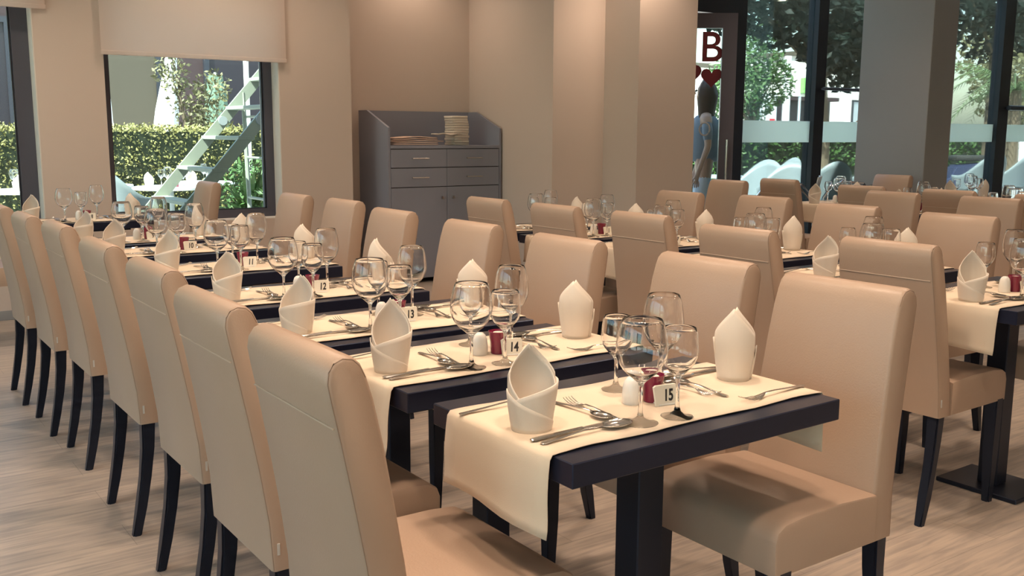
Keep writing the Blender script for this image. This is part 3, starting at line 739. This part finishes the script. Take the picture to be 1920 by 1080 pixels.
def hedge(x0, x1, y, z0, z1, d, seed, label, n=9000, m='hedge_leaf', name='hedge', size=.055):
    rnd = random.Random(seed); e = empty(name, ((x0+x1)/2, y, -.02), 0, label, 'hedge')
    hw = (x1-x0)/2; H_ = z1+.02
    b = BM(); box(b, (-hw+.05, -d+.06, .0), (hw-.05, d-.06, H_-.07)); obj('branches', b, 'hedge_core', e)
    def f():
        t = rnd.random(); bump_ = .03*math.sin(t*40)
        if rnd.random() < .35: return Vector((rnd.uniform(-hw, hw), rnd.uniform(-d, d), H_-.04+rnd.gauss(0, .03))), Vector((0, 0, 1))
        s = -1 if rnd.random() < .8 else 1
        return Vector((rnd.uniform(-hw, hw), s*(d-.03)+rnd.gauss(0, .03), rnd.uniform(.02, H_-.02))), Vector((0, s, .3))
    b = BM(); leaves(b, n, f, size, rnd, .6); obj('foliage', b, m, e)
    return e
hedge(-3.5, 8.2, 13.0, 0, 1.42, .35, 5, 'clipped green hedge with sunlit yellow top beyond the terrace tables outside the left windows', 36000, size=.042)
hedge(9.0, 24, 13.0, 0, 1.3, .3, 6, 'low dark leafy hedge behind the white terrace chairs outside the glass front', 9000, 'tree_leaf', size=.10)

# ladder outside the window
def ladder():
    e = empty('step_ladder', (2.3, 8.7, -.02), 0, 'pale grey metal step ladder leaning outside the window', 'ladder')
    def P(x, y, z): return (x-2.3, y-8.7, z+.02)
    ya, yb_ = 9.6, 8.6
    A0, A1 = (2.52, .57), (4.06, 2.31)   # rail 1 at ya (x,z)
    sl = (A1[1]-A0[1])/(A1[0]-A0[0])
    def rail(y, x0, x1, w_=.052):
        z = lambda x: A0[1]+sl*(x-A0[0]); b = BM()
        n_ = Vector((-sl, 1)).normalized()*w_
        prism(b, [(x0-2.3-n_.x, z(x0)+.02-n_.y), (x1-2.3-n_.x, z(x1)+.02-n_.y), (x1-2.3+n_.x, z(x1)+.02+n_.y), (x0-2.3+n_.x, z(x0)+.02+n_.y)], y-8.7-.015, y-8.7+.015); return b
    xb = A0[0]-(A0[1]+.02)/sl
    obj('rail', rail(ya, xb+.04, 4.35), 'ladder_metal', e); obj('rail', rail(yb_, xb+.04, 3.62), 'ladder_metal', e)
    for k in range(9):
        zt = .16+.285*k; xt = A0[0]+(zt-A0[1])/sl
        if xt > 3.6: 
            if xt > 4.3: break
            y0_, y1_ = ya-.35, ya-.0
        else: y0_, y1_ = yb_, ya
        obj('tread', box(BM(), (xt-2.3-.075, y0_-8.7-.02, zt+.0), (xt-2.3+.075, y1_-8.7+.02, zt+.035), .004, 1), 'ladder_metal', e)
    for y in (ya, yb_):
        b = BM(); tube(b, [P(3.52, y, 1.74), P(3.56, y, 0)], .022, 6); obj('rear_leg', b, 'ladder_metal', e)
    for z in (.3, .7, 1.1, 1.5):
        b = BM(); tube(b, [P(3.54, ya, z), P(3.54, yb_, z)], .014, 6); obj('rear_rung', b, 'ladder_metal', e)
    b = BM()
    for y in (ya, yb_): tube(b, [P(3.30, y-.03, 1.46), P(3.30, y+.03, 1.46)], .045, 10)
    obj('hinge', b, 'outdoor_grey', e, True)
ladder()

# moulded plastic armchair (faces +X)
def make_armchair():
    e = empty('terrace_armchair', (0, 0, 0))
    def shell(u, v):
        # u around from left arm front to right arm front, v bottom..top
        a = (u-.5)*2*math.radians(118); c = math.cos(a)
        hi = .58 + .28*max(0, c)**2.2; z = .40+(hi-.40)*v
        r = .24+.045*v + .03*max(0, c)*v
        return (-r*math.cos(a)*.95+.02, r*math.sin(a)*1.05, z)
    b = BM(); grid(b, shell, 24, 6); solid(obj('shell', b, 'outdoor_white', e, True, ang=180), .012)
    b = BM(); lathe(b, [(0, .40), (.18, .405), (.26, .43), (.262, .445), (.18, .425), (0, .42)], 22); obj('seat', b, 'outdoor_white', e, True)
    for sx in (-1, 1):
        for sy in (-1, 1):
            b = BM(); tube(b, [(sx*.16, sy*.17, .42), (sx*.22, sy*.23, 0)], [.03, .018], 6); obj('leg', b, 'outdoor_white', e, True)
    return e
AC0 = make_armchair(); ac_used = [False]
def armchair(x, y, rz, label, z=-.02, s=1):
    o = AC0 if not ac_used[0] else copy_tree(AC0); ac_used[0] = True
    o.location = (x, y, z); o.rotation_euler = (0, 0, rz); o.scale = (s, s, s); tag(o, label, 'chair', 'moulded armchairs on the terrace')
armchair(2.47, 10.25, .5, 'pale moulded armchair behind the ladder foot at the lower left of its window', s=1.25)
armchair(10.4, 8.9, 3.4, 'pale blue-white moulded armchair with curved arms, middle of the left facade pane', s=1.2)
armchair(11.75, 9.7, 2.9, 'pale moulded armchair behind the one with curved arms in the left facade pane', s=1.2)
armchair(10.95, 8.25, 1.2, 'pale moulded armchair seen from behind just left of the mullion', s=1.2)
armchair(11.75, 8.3, 1.6, 'large pale moulded armchair at the left edge of the grey column', s=1.25)
armchair(9.95, 8.05, 3.6, 'pale moulded armchair beside the dark door stile', s=1.2)
armchair(14.85, 8.3, 1.3, 'large pale moulded armchair right of the grey column', s=1.3)
armchair(16.3, 8.6, 1.6, 'moulded armchair at the far right behind the dark mullion', s=1.25)

# round terrace tables with white cloths
def terrace_table(x, y, label, r=.42, cloth='white_cloth', grp='round tables on the terrace'):
    e = empty('terrace_table', (x, y, -.02), 0, label, 'table', grp)
    obj('tabletop', lathe(BM(), [(0, .73), (r-.01, .73), (r, .735), (r, .755), (r-.01, .76), (0, .76)], 28), cloth, e, True)
    obj('pedestal', lathe(BM(), [(.20, 0), (.20, .015), (.03, .03), (.025, .73), (.06, .73)], 14), 'outdoor_grey', e, True)
    return e
def place_on(x, y, z, lib, used, key, rz, label, cat, group): place(lib, used, key, (x, y, z), rz, label, cat, group)
tt = [(3.25, 11.25, 'round terrace table behind the ladder foot'), (2.6, 12.0, 'round terrace table behind the ladder treads'), (1.75, 11.35, 'round terrace table farthest left of the ladder'), (3.85, 12.1, 'round terrace table closest to the hedge'), (.6, 10.6, 'round terrace table outside the left window'), (4.75, 11.5, 'round terrace table by the potted plant')]
for i, (x, y, l_) in enumerate(tt):
    terrace_table(x, y, l_)
    for k in range(2):
        a = PI*k+.6*i; place(NAP, nap_used, (i+k) % 3, (x+.24*math.cos(a), y+.24*math.sin(a), .741), a, 'white pointed napkin, %s one on the %s' % ('left' if math.cos(a) < 0 else 'right', l_), 'napkin', 'napkins on the terrace tables')
    for k in range(3):
        a = 2.1*k+i; place(GL, gl_used, 'ABD'[k], (x+.14*math.cos(a), y+.14*math.sin(a), .741), 0, '%s on the %s' % (GN['ABD'[k]], l_), 'wine glass', 'glasses on the terrace tables')
c_ = copy_tree(CU0); c_.location = (3.27, 11.1, .741); tag(c_, 'crimson candle cup on the terrace table behind the ladder', 'candle cup')
terrace_table(11.0, 10.2, 'round white terrace table among the armchairs outside the left facade pane', .4, 'outdoor_white')
terrace_table(13.2, 8.6, 'round terrace table beside the grey column outside the glass front', .45, 'outdoor_white')

# potted palm-like plant by the ladder
def potted_plant(x, y, label):
    rnd = random.Random(9); e = empty('potted_plant', (x, y, -.02), 0, label, 'plant')
    obj('pot', lathe(BM(), [(0, 0), (.2, 0), (.27, .38), (.29, .4), (.26, .4), (.24, .34), (0, .34)], 20), 'pot', e, True)
    b = BM()
    for k in range(70):
        a = rnd.uniform(0, 2*PI); L = rnd.uniform(.5, 1.0); up = rnd.uniform(.15, 1.0); prev = None
        for s in range(6):
            t = s/5; p = Vector((math.cos(a)*L*t*.55, math.sin(a)*L*t*.55, .36+up*t*1.0-.55*t*t*L*.6)); w_ = .028*math.sin(PI*min(.97, t*.9+.08)); d = Vector((-math.sin(a), math.cos(a), 0))
            q = [b.verts.new(p-d*w_), b.verts.new(p+d*w_)]
            if prev: b.faces.new((prev[0], prev[1], q[1], q[0]))
            prev = q
    obj('foliage', b, 'tree_leaf', e)
    b = BM(); leaves(b, 900, blob_fn(rnd, [((0, 0, .75), .35), ((.1, 0, .55), .3)]), .09, rnd, .35); obj('leaves', b, 'tree_leaf', e)
    return e
potted_plant(3.95, 10.7, 'leafy dark green potted plant at the right of the ladder window')
b = BM(); tube(b, [(0, 0, 0), (0, 0, 3.2)], .035, 8); o = obj('terrace_post', b, 'cream_pole', None, True, loc=(4.6, 12.4, -.02)); tag(o, 'thin cream upright post beyond the ladder', 'post')

# things behind the hedge, left windows
tree('olive_shrub', 4.55, 14.6, [((0, 0, 1.75), .32), ((-.25, 0, 2.2), .3), ((.3, .1, 1.5), .35), ((-.3, -.1, 2.65), .24), ((.35, 0, 2.0), .28), ((.05, 0, 1.2), .35)], 1500, .085, 'olive_leaf', 'pale olive-coloured shrub rising above the hedge behind the ladder window', 21, (0, 0, .9, .04))
tree('street_tree', .1, 16.5, [((0, 0, 3.3), 1.0), ((-.7, 0, 2.7), .9), ((.7, .2, 2.6), .8), ((.2, 0, 4.2), 1.0), ((1.0, .3, 3.5), .8), ((-1.6, 0, 3.3), 1.0)], 4200, .15, 'tree_leaf', 'green leafy tree outside the left window', 22, (0, 0, 1.9, .1))
def parasol(x, y, label, m, h=2.6, r=.22, lean=0):
    e = empty('closed_parasol', (x, y, -.02), 0, label, 'parasol', 'closed parasols behind the hedge'); e.rotation_euler = (0, lean, 0)
    b = BM(); n_ = 16
    for i_, (rr, z) in enumerate(((r*.7, .9), (r, 1.0), (r*.85, 1.7), (r*.5, 2.3), (.03, h))):
        q = [b.verts.new((rr*(1+.2*(k % 2))*math.cos(2*PI*k/n_), rr*(1+.2*(k % 2))*math.sin(2*PI*k/n_), z)) for k in range(n_)]
        if i_:
            for k in range(n_): b.faces.new((pv[k], pv[(k+1) % n_], q[(k+1) % n_], q[k]))
        pv = q
    b.faces.new(pv); obj('canopy', b, m, e, True)
    b = BM(); tube(b, [(0, 0, 0), (0, 0, h+.05)], .025, 8); obj('pole', b, 'cream_pole', e, True)
    b = BM(); lathe(b, [(0, 0), (.28, 0), (.28, .06), (.04, .1)], 16); obj('base', b, 'outdoor_grey', e, True)
parasol(4.3, 15.6, 'closed white parasol leaning right behind the hedge', 'white_cloth', 3.4, .17, .12)
parasol(3.7, 15.8, 'closed white parasol left of the leaning one behind the hedge', 'white_cloth', 3.3, .07, -.02)
parasol(5.55, 16.4, 'closed green-grey parasol right of the olive shrub', 'green_canvas', 2.3, .2)
for px_, l_ in ((2.6, 'thin lamp post with crossbar left of the parasols behind the hedge'),):
    e = empty('lamp_post', (px_, 16, -.02), 0, l_, 'lamp post'); b = BM(); tube(b, [(0, 0, 0), (0, 0, 3.0)], .03, 8); obj('pole', b, 'cream_pole', e, True)
    b = BM(); tube(b, [(-.15, 0, 2.55), (.15, 0, 2.55)], .025, 6); obj('crossbar', b, 'cream_pole', e, True); b = BM(); lathe(b, [(0, 3.0), (.09, 3.02), (.1, 3.12), (0, 3.18)], 12); obj('lamp_head', b, 'white_cloth', e, True)

def building(name, x0, x1, y, h, m, label, wins=(), doors=(), depth=6):
    e = empty(name, (x0, y, -.02), 0, label, 'building', 'buildings across the street')
    obj('walls', box(BM(), (0, 0, 0), (x1-x0, depth, h)), m, e)
    for (a, b_, z0, z1, mm) in wins:
        f = BM(); box(f, (a, -.08, z0), (b_, .02, z0+.1)); box(f, (a, -.08, z1-.1), (b_, .02, z1)); box(f, (a, -.08, z0+.1), (a+.1, .02, z1-.1)); box(f, (b_-.1, -.08, z0+.1), (b_, .02, z1-.1))
        o = obj('window', f, 'dark_frame', e); obj('pane', box(BM(), (a+.1, -.03, z0+.1), (b_-.1, -.01, z1-.1)), mm, o)
    obj('roof', box(BM(), (-.2, -.3, h), (x1-x0+.2, depth+.2, h+.25)), 'building_tan', e)
    return e
building('restaurant_building', -8, 9.6, 19, 5.2, 'building_dark', 'dark maroon building front with big framed windows beyond the hedge', [(9.4, 10.9, .9, 3.3, 'shop_black'), (11.6, 13.4, .4, 3.1, 'building_tan'), (14.2, 16.6, .4, 3.1, 'shop_black'), (6.2, 8.7, .6, 3.0, 'outdoor_grey')])
building('pale_building', 10.5, 26, 42, 6.5, 'building_light', 'pale building across the street, hidden mostly by the pillar', [(1, 3.2, .5, 3, 'shop_black'), (4.5, 6.6, .5, 3, 'shop_black'), (8.5, 10.6, .5, 3, 'shop_black')])
building('white_building', 30, 50, 44, 5.5, 'building_light', 'white building across the street with a dark shop opening', [(.5, 2.5, .4, 2.8, 'shop_black')])
building('corner_building', 48, 57, 36, 6, 'building_light', 'pale striped building far right behind the palm', [(2, 3, .5, 3.4, 'outdoor_grey'), (4, 5, .5, 3.4, 'outdoor_grey'), (6, 7, .5, 3.4, 'outdoor_grey')])

# facade side: trees, palm, cars, sign, pole
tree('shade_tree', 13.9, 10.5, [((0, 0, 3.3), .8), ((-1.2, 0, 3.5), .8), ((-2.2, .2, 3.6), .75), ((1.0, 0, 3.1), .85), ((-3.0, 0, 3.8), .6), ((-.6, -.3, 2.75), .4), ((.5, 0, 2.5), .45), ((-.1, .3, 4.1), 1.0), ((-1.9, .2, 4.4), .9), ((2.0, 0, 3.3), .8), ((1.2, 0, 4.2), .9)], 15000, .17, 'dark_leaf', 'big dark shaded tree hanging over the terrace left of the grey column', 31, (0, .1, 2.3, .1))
tree('street_tree', 18.2, 15.8, [((0, 0, 3.0), .7), ((-.7, 0, 2.5), .7), ((.6, 0, 2.6), .6), ((.2, 0, 3.7), .5), ((-1.1, 0, 2.1), .5), ((.1, 0, 2.0), .45)], 4200, .15, 'tree_leaf', 'sunlit green street tree left of the white pole outside the glass front', 32, (0, 0, 1.6, .08), asp=.35)
tree('street_tree', 27.5, 14.6, [((0, 0, 2.6), 1.1), ((1.6, 0, 2.2), 1.1), ((-1.2, 0, 3.6), 1.0), ((1.0, 0, 3.8), 1.2), ((3.2, 0, 3.0), 1.3)], 5200, .2, 'olive_leaf', 'olive green tree behind the palm right of the grey column', 33, (0, 0, 1.6, .12))
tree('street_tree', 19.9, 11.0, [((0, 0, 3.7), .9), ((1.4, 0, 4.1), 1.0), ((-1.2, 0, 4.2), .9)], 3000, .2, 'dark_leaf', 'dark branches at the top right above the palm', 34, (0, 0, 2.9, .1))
def palm(x, y, label):
    rnd = random.Random(12); e = empty('palm_tree', (x, y, -.02), 0, label, 'palm tree')
    b = BM(); tube(b, [(0, 0, 0), (.05, 0, 1.1), (0, 0, 2.2)], [.16, .13, .12], 10); obj('trunk', b, 'bark', e, True)
    for k in range(22):
        b = BM(); a = 2*PI*k/22+rnd.uniform(-.1, .1); up = rnd.uniform(.3, 1.5); L = rnd.uniform(1.2, 1.75); pts = []
        for s in range(12):
            t = s/11; pts.append(Vector((math.cos(a)*L*t, math.sin(a)*L*t, 2.2+up*t*1.1-1.35*t*t)))
        tube(b, pts, [.014*(1-.7*i/11) for i in range(12)], 4)
        for i_, p in enumerate(pts[1:]):
            for sgn in (-1, 1):
                for m_ in (0, .5):
                    pp = p+(pts[i_+1]-pts[i_])*m_; side_ = Vector((-math.sin(a), math.cos(a), 0))*sgn; fw = Vector((math.cos(a), math.sin(a), 0))
                    tip = pp+side_*.30*(1-.5*i_/11)+fw*.17+Vector((0, 0, -.14)); w_ = fw*.011
                    b.faces.new([b.verts.new(q) for q in (pp-w_, pp+w_, tip)])
        obj('frond', b, 'palm_leaf', e)
palm(18.4, 9.7, 'palm with long arching feathery fronds right of the grey column')

def car(x, y, rz, m, label, s=1):
    e = empty('parked_car', (x, y, -.015), rz, label, 'car', 'parked cars'); e.scale = (s, s, s)
    lo = [(-2.1, .25), (2.1, .25), (2.15, .62), (1.9, .78), (1.0, .88), (-1.7, .92), (-2.1, .8)]
    b = prism(BM(), lo, -.82, .82); bmesh.ops.bevel(b, geom=list(b.edges), offset=.05, segments=2, affect='EDGES'); obj('body', b, m, e, True)
    b = prism(BM(), [(-1.65, .9), (1.0, .88), (.45, 1.38), (-.2, 1.46), (-1.2, 1.42)], -.68, .68); bmesh.ops.bevel(b, geom=list(b.edges), offset=.04, segments=2, affect='EDGES'); obj('cabin', b, m, e, True)
    b = BM(); box(b, (-1.35, -.69, .95), (-.42, .69, 1.33)); box(b, (-.34, -.69, .95), (.45, .69, 1.33)); obj('side_windows', b, 'car_glass', e)
    for sx in (-1.3, 1.3):
        for sy in (-.8, .8):
            b = BM(); tube(b, [(sx, sy-.1, .31), (sx, sy+.1, .31)], .31, 18); w_ = obj('wheel', b, 'rubber', e, True)
            b = BM(); tube(b, [(sx, sy-.105, .31), (sx, sy+.105, .31)], .17, 12); obj('hubcap', b, 'chrome', w_, True)
car(26.8, 23.0, .05, 'car_white', 'white parked car beyond the hedge, left of the white pole')
car(31.5, 18.3, .0, 'car_white', 'white parked car right of the grey column under the palm fronds')
car(36.5, 19.0, .2, 'car_white', 'white parked car at the far right beneath the trees')
car(19.4, 14.6, .05, 'car_blue', 'blue parked car low behind the terrace at the left edge of the column', .75)
b = BM(); tube(b, [(0, 0, 0), (0, 0, 3.6)], [.12, .10], 12); o = obj('street_pole', b, 'white_cloth', None, True, loc=(23.05, 18.8, -.02)); tag(o, 'thick white street pole in front of the shops outside the glass front', 'pole')
e = empty('shop_sign', (30.2, 23.5, 2.85), 0, 'bright green lightbox shop sign over a dark shop opening', 'sign')
obj('sign_panel', box(BM(), (-.55, -.08, 0), (.55, .08, .55), .02), 'green_sign', e); obj('bracket', box(BM(), (-.6, .08, -.1), (.6, .16, .65)), 'building_light', e)
b = BM(); tube(b, [(-.5, .12, -2.87), (-.5, .12, 0)], .05, 8); tube(b, [(.5, .12, -2.87), (.5, .12, 0)], .05, 8); obj('posts', b, 'outdoor_grey', e, True)
e = empty('street_kiosk', (32.4, 25.5, -.02), 0, 'dark open kiosk beneath the green sign', 'kiosk'); obj('walls', box(BM(), (-1.4, 0, 0), (1.6, 1.6, 2.7)), 'shop_black', e); obj('counter', box(BM(), (-1.4, -.3, .8), (1.6, 0, .9)), 'building_tan', e); obj('roof', box(BM(), (-1.5, -.35, 2.7), (1.7, 1.7, 2.85)), 'building_dark', e)
e = empty('banner_stand', (21.2, 22.6, 0), 0, 'white roadside banner with red marks left of the pole', 'banner'); e.location = (24.3, 20.5, -.02)
obj('banner', box(BM(), (-.35, -.02, 1.35), (.35, .02, 2.6)), 'white_cloth', e); obj('red_mark', box(BM(), (-.3, -.03, 1.62), (-.1, -.02, 1.78)), 'red_paint', e); obj('red_mark', box(BM(), (.05, -.03, 1.58), (.3, -.02, 1.86)), 'red_paint', e)
b = BM(); tube(b, [(-.35, 0, 0), (-.35, 0, 2.65)], .03, 6); tube(b, [(.35, 0, 0), (.35, 0, 2.65)], .03, 6); obj('posts', b, 'outdoor_grey', e)

# scooter with a person bending over it, right of the column
def motor_scooter(x, y, rz):
    e = empty('motor_scooter', (x, y, -.02), rz, 'dark blue motor scooter parked right of the grey column outside', 'scooter'); e.scale = (1.2, 1.2, 1.2)
    for sx in (-.6, .6):
        b = BM(); n_ = 24; tube(b, [(sx+.24*math.cos(2*PI*i/n_), 0, .28+.24*math.sin(2*PI*i/n_)) for i in range(n_+1)], .04, 8); w_ = obj('wheel', b, 'rubber', e, True)
        b = BM()
        for k in range(5): tube(b, [(sx, 0, .28), (sx+.22*math.cos(k*1.257), 0, .28+.22*math.sin(k*1.257))], .014, 6)
        obj('spokes', b, 'chrome', w_, True)
    b = prism(BM(), [(-.85, .45), (-.3, .3), (.2, .3), (.28, .42), (-.05, .5), (-.1, .72), (-.85, .78)], -.13, .13); bmesh.ops.bevel(b, geom=list(b.edges), offset=.03, segments=2, affect='EDGES'); obj('body', b, 'navy_cloth', e, True)
    b = BM(); tube(b, [(.6, 0, .28), (.42, 0, .8), (.36, 0, 1.0)], .035, 8); obj('front_fork', b, 'white_cloth', e, True)
    b = BM(); tube(b, [(.36, -.32, 1.02), (.36, .32, 1.02)], .018, 8); obj('handlebar', b, 'chrome', e, True)
    b = prism(BM(), [(.25, .35), (.33, .35), (.46, .85), (.36, .95)], -.17, .17); obj('front_shield', b, 'navy_cloth', e, True)
    obj('seat', box(BM(), (-.8, -.13, .78), (-.1, .13, .86), .03), 'rubber', e, True)
motor_scooter(15.9, 9.5, 2.6)

# people
def person(name, loc, rz, skel, label, clothes, hair=True, shirt='grey_shirt', trousers='white_trousers'):
    """skel: joints dict name->(pos, radius, parent)"""
    e = empty(name, loc, rz, label, 'person')
    names = list(skel); me = bpy.data.meshes.new('body'); vs_ = [skel[k][0] for k in names]; es = [(names.index(k), names.index(skel[k][2])) for k in names if skel[k][2]]
    me.from_pydata(vs_, es, []); o = bpy.data.objects.new('body', me); C.objects.link(o); o.parent = e; me.materials.append(M['skin'])
    o.modifiers.new('skin', 'SKIN'); lay = me.skin_vertices[0].data
    for i, k in enumerate(names): r = skel[k][1]; lay[i].radius = (r, r) if not isinstance(r, tuple) else r; lay[i].use_root = (k == 'pelvis')
    s = o.modifiers.new('sub', 'SUBSURF'); s.levels = 2; s.render_levels = 2
    me2 = bpy.data.meshes.new_from_object(o.evaluated_get(bpy.context.evaluated_depsgraph_get())); o.modifiers.clear(); o.data = me2
    for p in me2.polygons: p.use_smooth = True
    me2.materials.clear(); me2.materials.append(M['skin'])
    def sleeve(nm, chain, m, grow):
        b = BM(); tube(b, [skel[k][0] for k in chain], [ (skel[k][1] if not isinstance(skel[k][1], tuple) else max(skel[k][1]))*1.05+grow for k in chain], 14); return subd(obj(nm, b, m, e, True, ang=180), 1)
    for nm, chain, m, grow in clothes: sleeve(nm, chain, m, grow)
    hd = Vector(skel['head'][0])
    # face on +X side
    f = BM(); lathe(f, [(0, -.018), (.012, -.012), (.008, .015), (0, .02)], 8, (0, 0, 0)); bmesh.ops.translate(f, verts=f.verts, vec=hd+Vector((.10, 0, -.01))); obj('nose', f, 'skin', e, True)
    for s_ in (-1, 1):
        f = BM(); bmesh.ops.create_uvsphere(f, u_segments=10, v_segments=6, radius=.012); bmesh.ops.translate(f, verts=f.verts, vec=hd+Vector((.086, s_*.032, .015))); obj('eye', f, 'card_ink', e, True)
        f = BM(); bmesh.ops.create_uvsphere(f, u_segments=8, v_segments=6, radius=.022); bmesh.ops.scale(f, verts=f.verts, vec=(.8, .4, 1.3)); bmesh.ops.translate(f, verts=f.verts, vec=hd+Vector((0, s_*.095, 0))); obj('ear', f, 'skin', e, True)
    f = BM(); box(f, (.088, -.022, -.052), (.097, .022, -.043), .003); bmesh.ops.translate(f, verts=f.verts, vec=hd); obj('mouth', f, 'decal_red', e, True)
    if hair:
        def hf(u, v):
            a = math.radians(55)+math.radians(250)*u; z = .135 - .42*v; r = .115*math.sin(min(1, v*3.2+.05)*PI/2)
            if v > .35: r *= 1+.15*math.sin(v*5)
            return (hd.x-.01+r*math.cos(a), hd.y+r*math.sin(a)*.95, hd.z+z+.01*math.sin(a*9))
        b = BM(); grid(b, hf, 26, 12); solid(obj('hair', b, 'hair', e, True, ang=180), .03)
    return e
def standing(k=1.0):
    S = {'pelvis': ((0, 0, .95), (.13, .16), None), 'waist': ((0, 0, 1.10), (.11, .14), 'pelvis'), 'chest': ((0, 0, 1.30), (.12, .17), 'waist'), 'neckb': ((0, 0, 1.46), .07, 'chest'), 'neck': ((.01, 0, 1.54), .052, 'neckb'), 'head': ((.02, 0, 1.66), (.095, .082), 'neck'), 'crown': ((.01, 0, 1.75), (.07, .06), 'head')}
    for s, n_ in ((1, 'l'), (-1, 'r')):
        S['hip'+n_] = ((0, s*.09, .90), .095, 'pelvis'); S['knee'+n_] = ((.02, s*.10, .50), .062, 'hip'+n_); S['ankle'+n_] = ((-.01, s*.10, .09), .040, 'knee'+n_); S['toe'+n_] = ((.13, s*.11, .035), .033, 'ankle'+n_)
        S['sh'+n_] = ((0, s*.18, 1.41), .055, 'chest'); S['el'+n_] = ((-.02, s*.24, 1.13), .040, 'sh'+n_); S['wr'+n_] = ((.06, s*.25, .90), .027, 'el'+n_); S['palm'+n_] = ((.08, s*.25, .83), (.030, .018), 'wr'+n_)
        for i in range(4): S['f%d%s' % (i, n_)] = ((.06+.018*i, s*.25, .765-.006*(i in (1, 2))), .009, 'palm'+n_); S['t%d%s' % (i, n_)] = ((.065+.018*i, s*.237, .73-.008*(i in (1, 2))), .008, 'f%d%s' % (i, n_))
        S['th'+n_] = ((.115, s*.245, .81), .010, 'palm'+n_); S['tt'+n_] = ((.125, s*.24, .775), .009, 'th'+n_)
    return {a: (tuple(c*k for c in b[0]), b[1], b[2]) for a, b in S.items()}
cl_w = [('top', ['pelvis', 'waist', 'chest', 'neckb'], 'grey_shirt', .03), ('sleeve', ['shl', 'ell'], 'grey_shirt', .012), ('sleeve', ['shr', 'elr'], 'grey_shirt', .012), ('trouser_leg', ['hipl', 'kneel', 'anklel'], 'white_trousers', .022), ('trouser_leg', ['hipr', 'kneer', 'ankler'], 'white_trousers', .022)]
person('person', (8.0, 7.62, -.02), 2.4, standing(1.10), 'long-haired person in a grey top and pale trousers standing outside the glass door', cl_w)
cl_m = [('top', ['pelvis', 'waist', 'chest', 'neckb'], 'navy_cloth', .03), ('sleeve', ['shl', 'ell'], 'navy_cloth', .012), ('sleeve', ['shr', 'elr'], 'navy_cloth', .012), ('trouser_leg', ['hipl', 'kneel', 'anklel'], 'navy_cloth', .022), ('trouser_leg', ['hipr', 'kneer', 'ankler'], 'navy_cloth', .022)]
person('person', (20.0, 17.6, -.02), 3.9, standing(.98), 'dark-haired person in a pale top beyond the terrace hedge, left of the white car', [(a, b, ('white_cloth' if c in ('grey_shirt',) else c), d) for a, b, c, d in cl_w])
person('person', (22.6, 16.0, -.02), 4.1, standing(.98), 'person in a white top beyond the hedge at the left edge of the grey column', [(a, b, ('white_cloth' if c in ('grey_shirt',) else c), d) for a, b, c, d in cl_w])
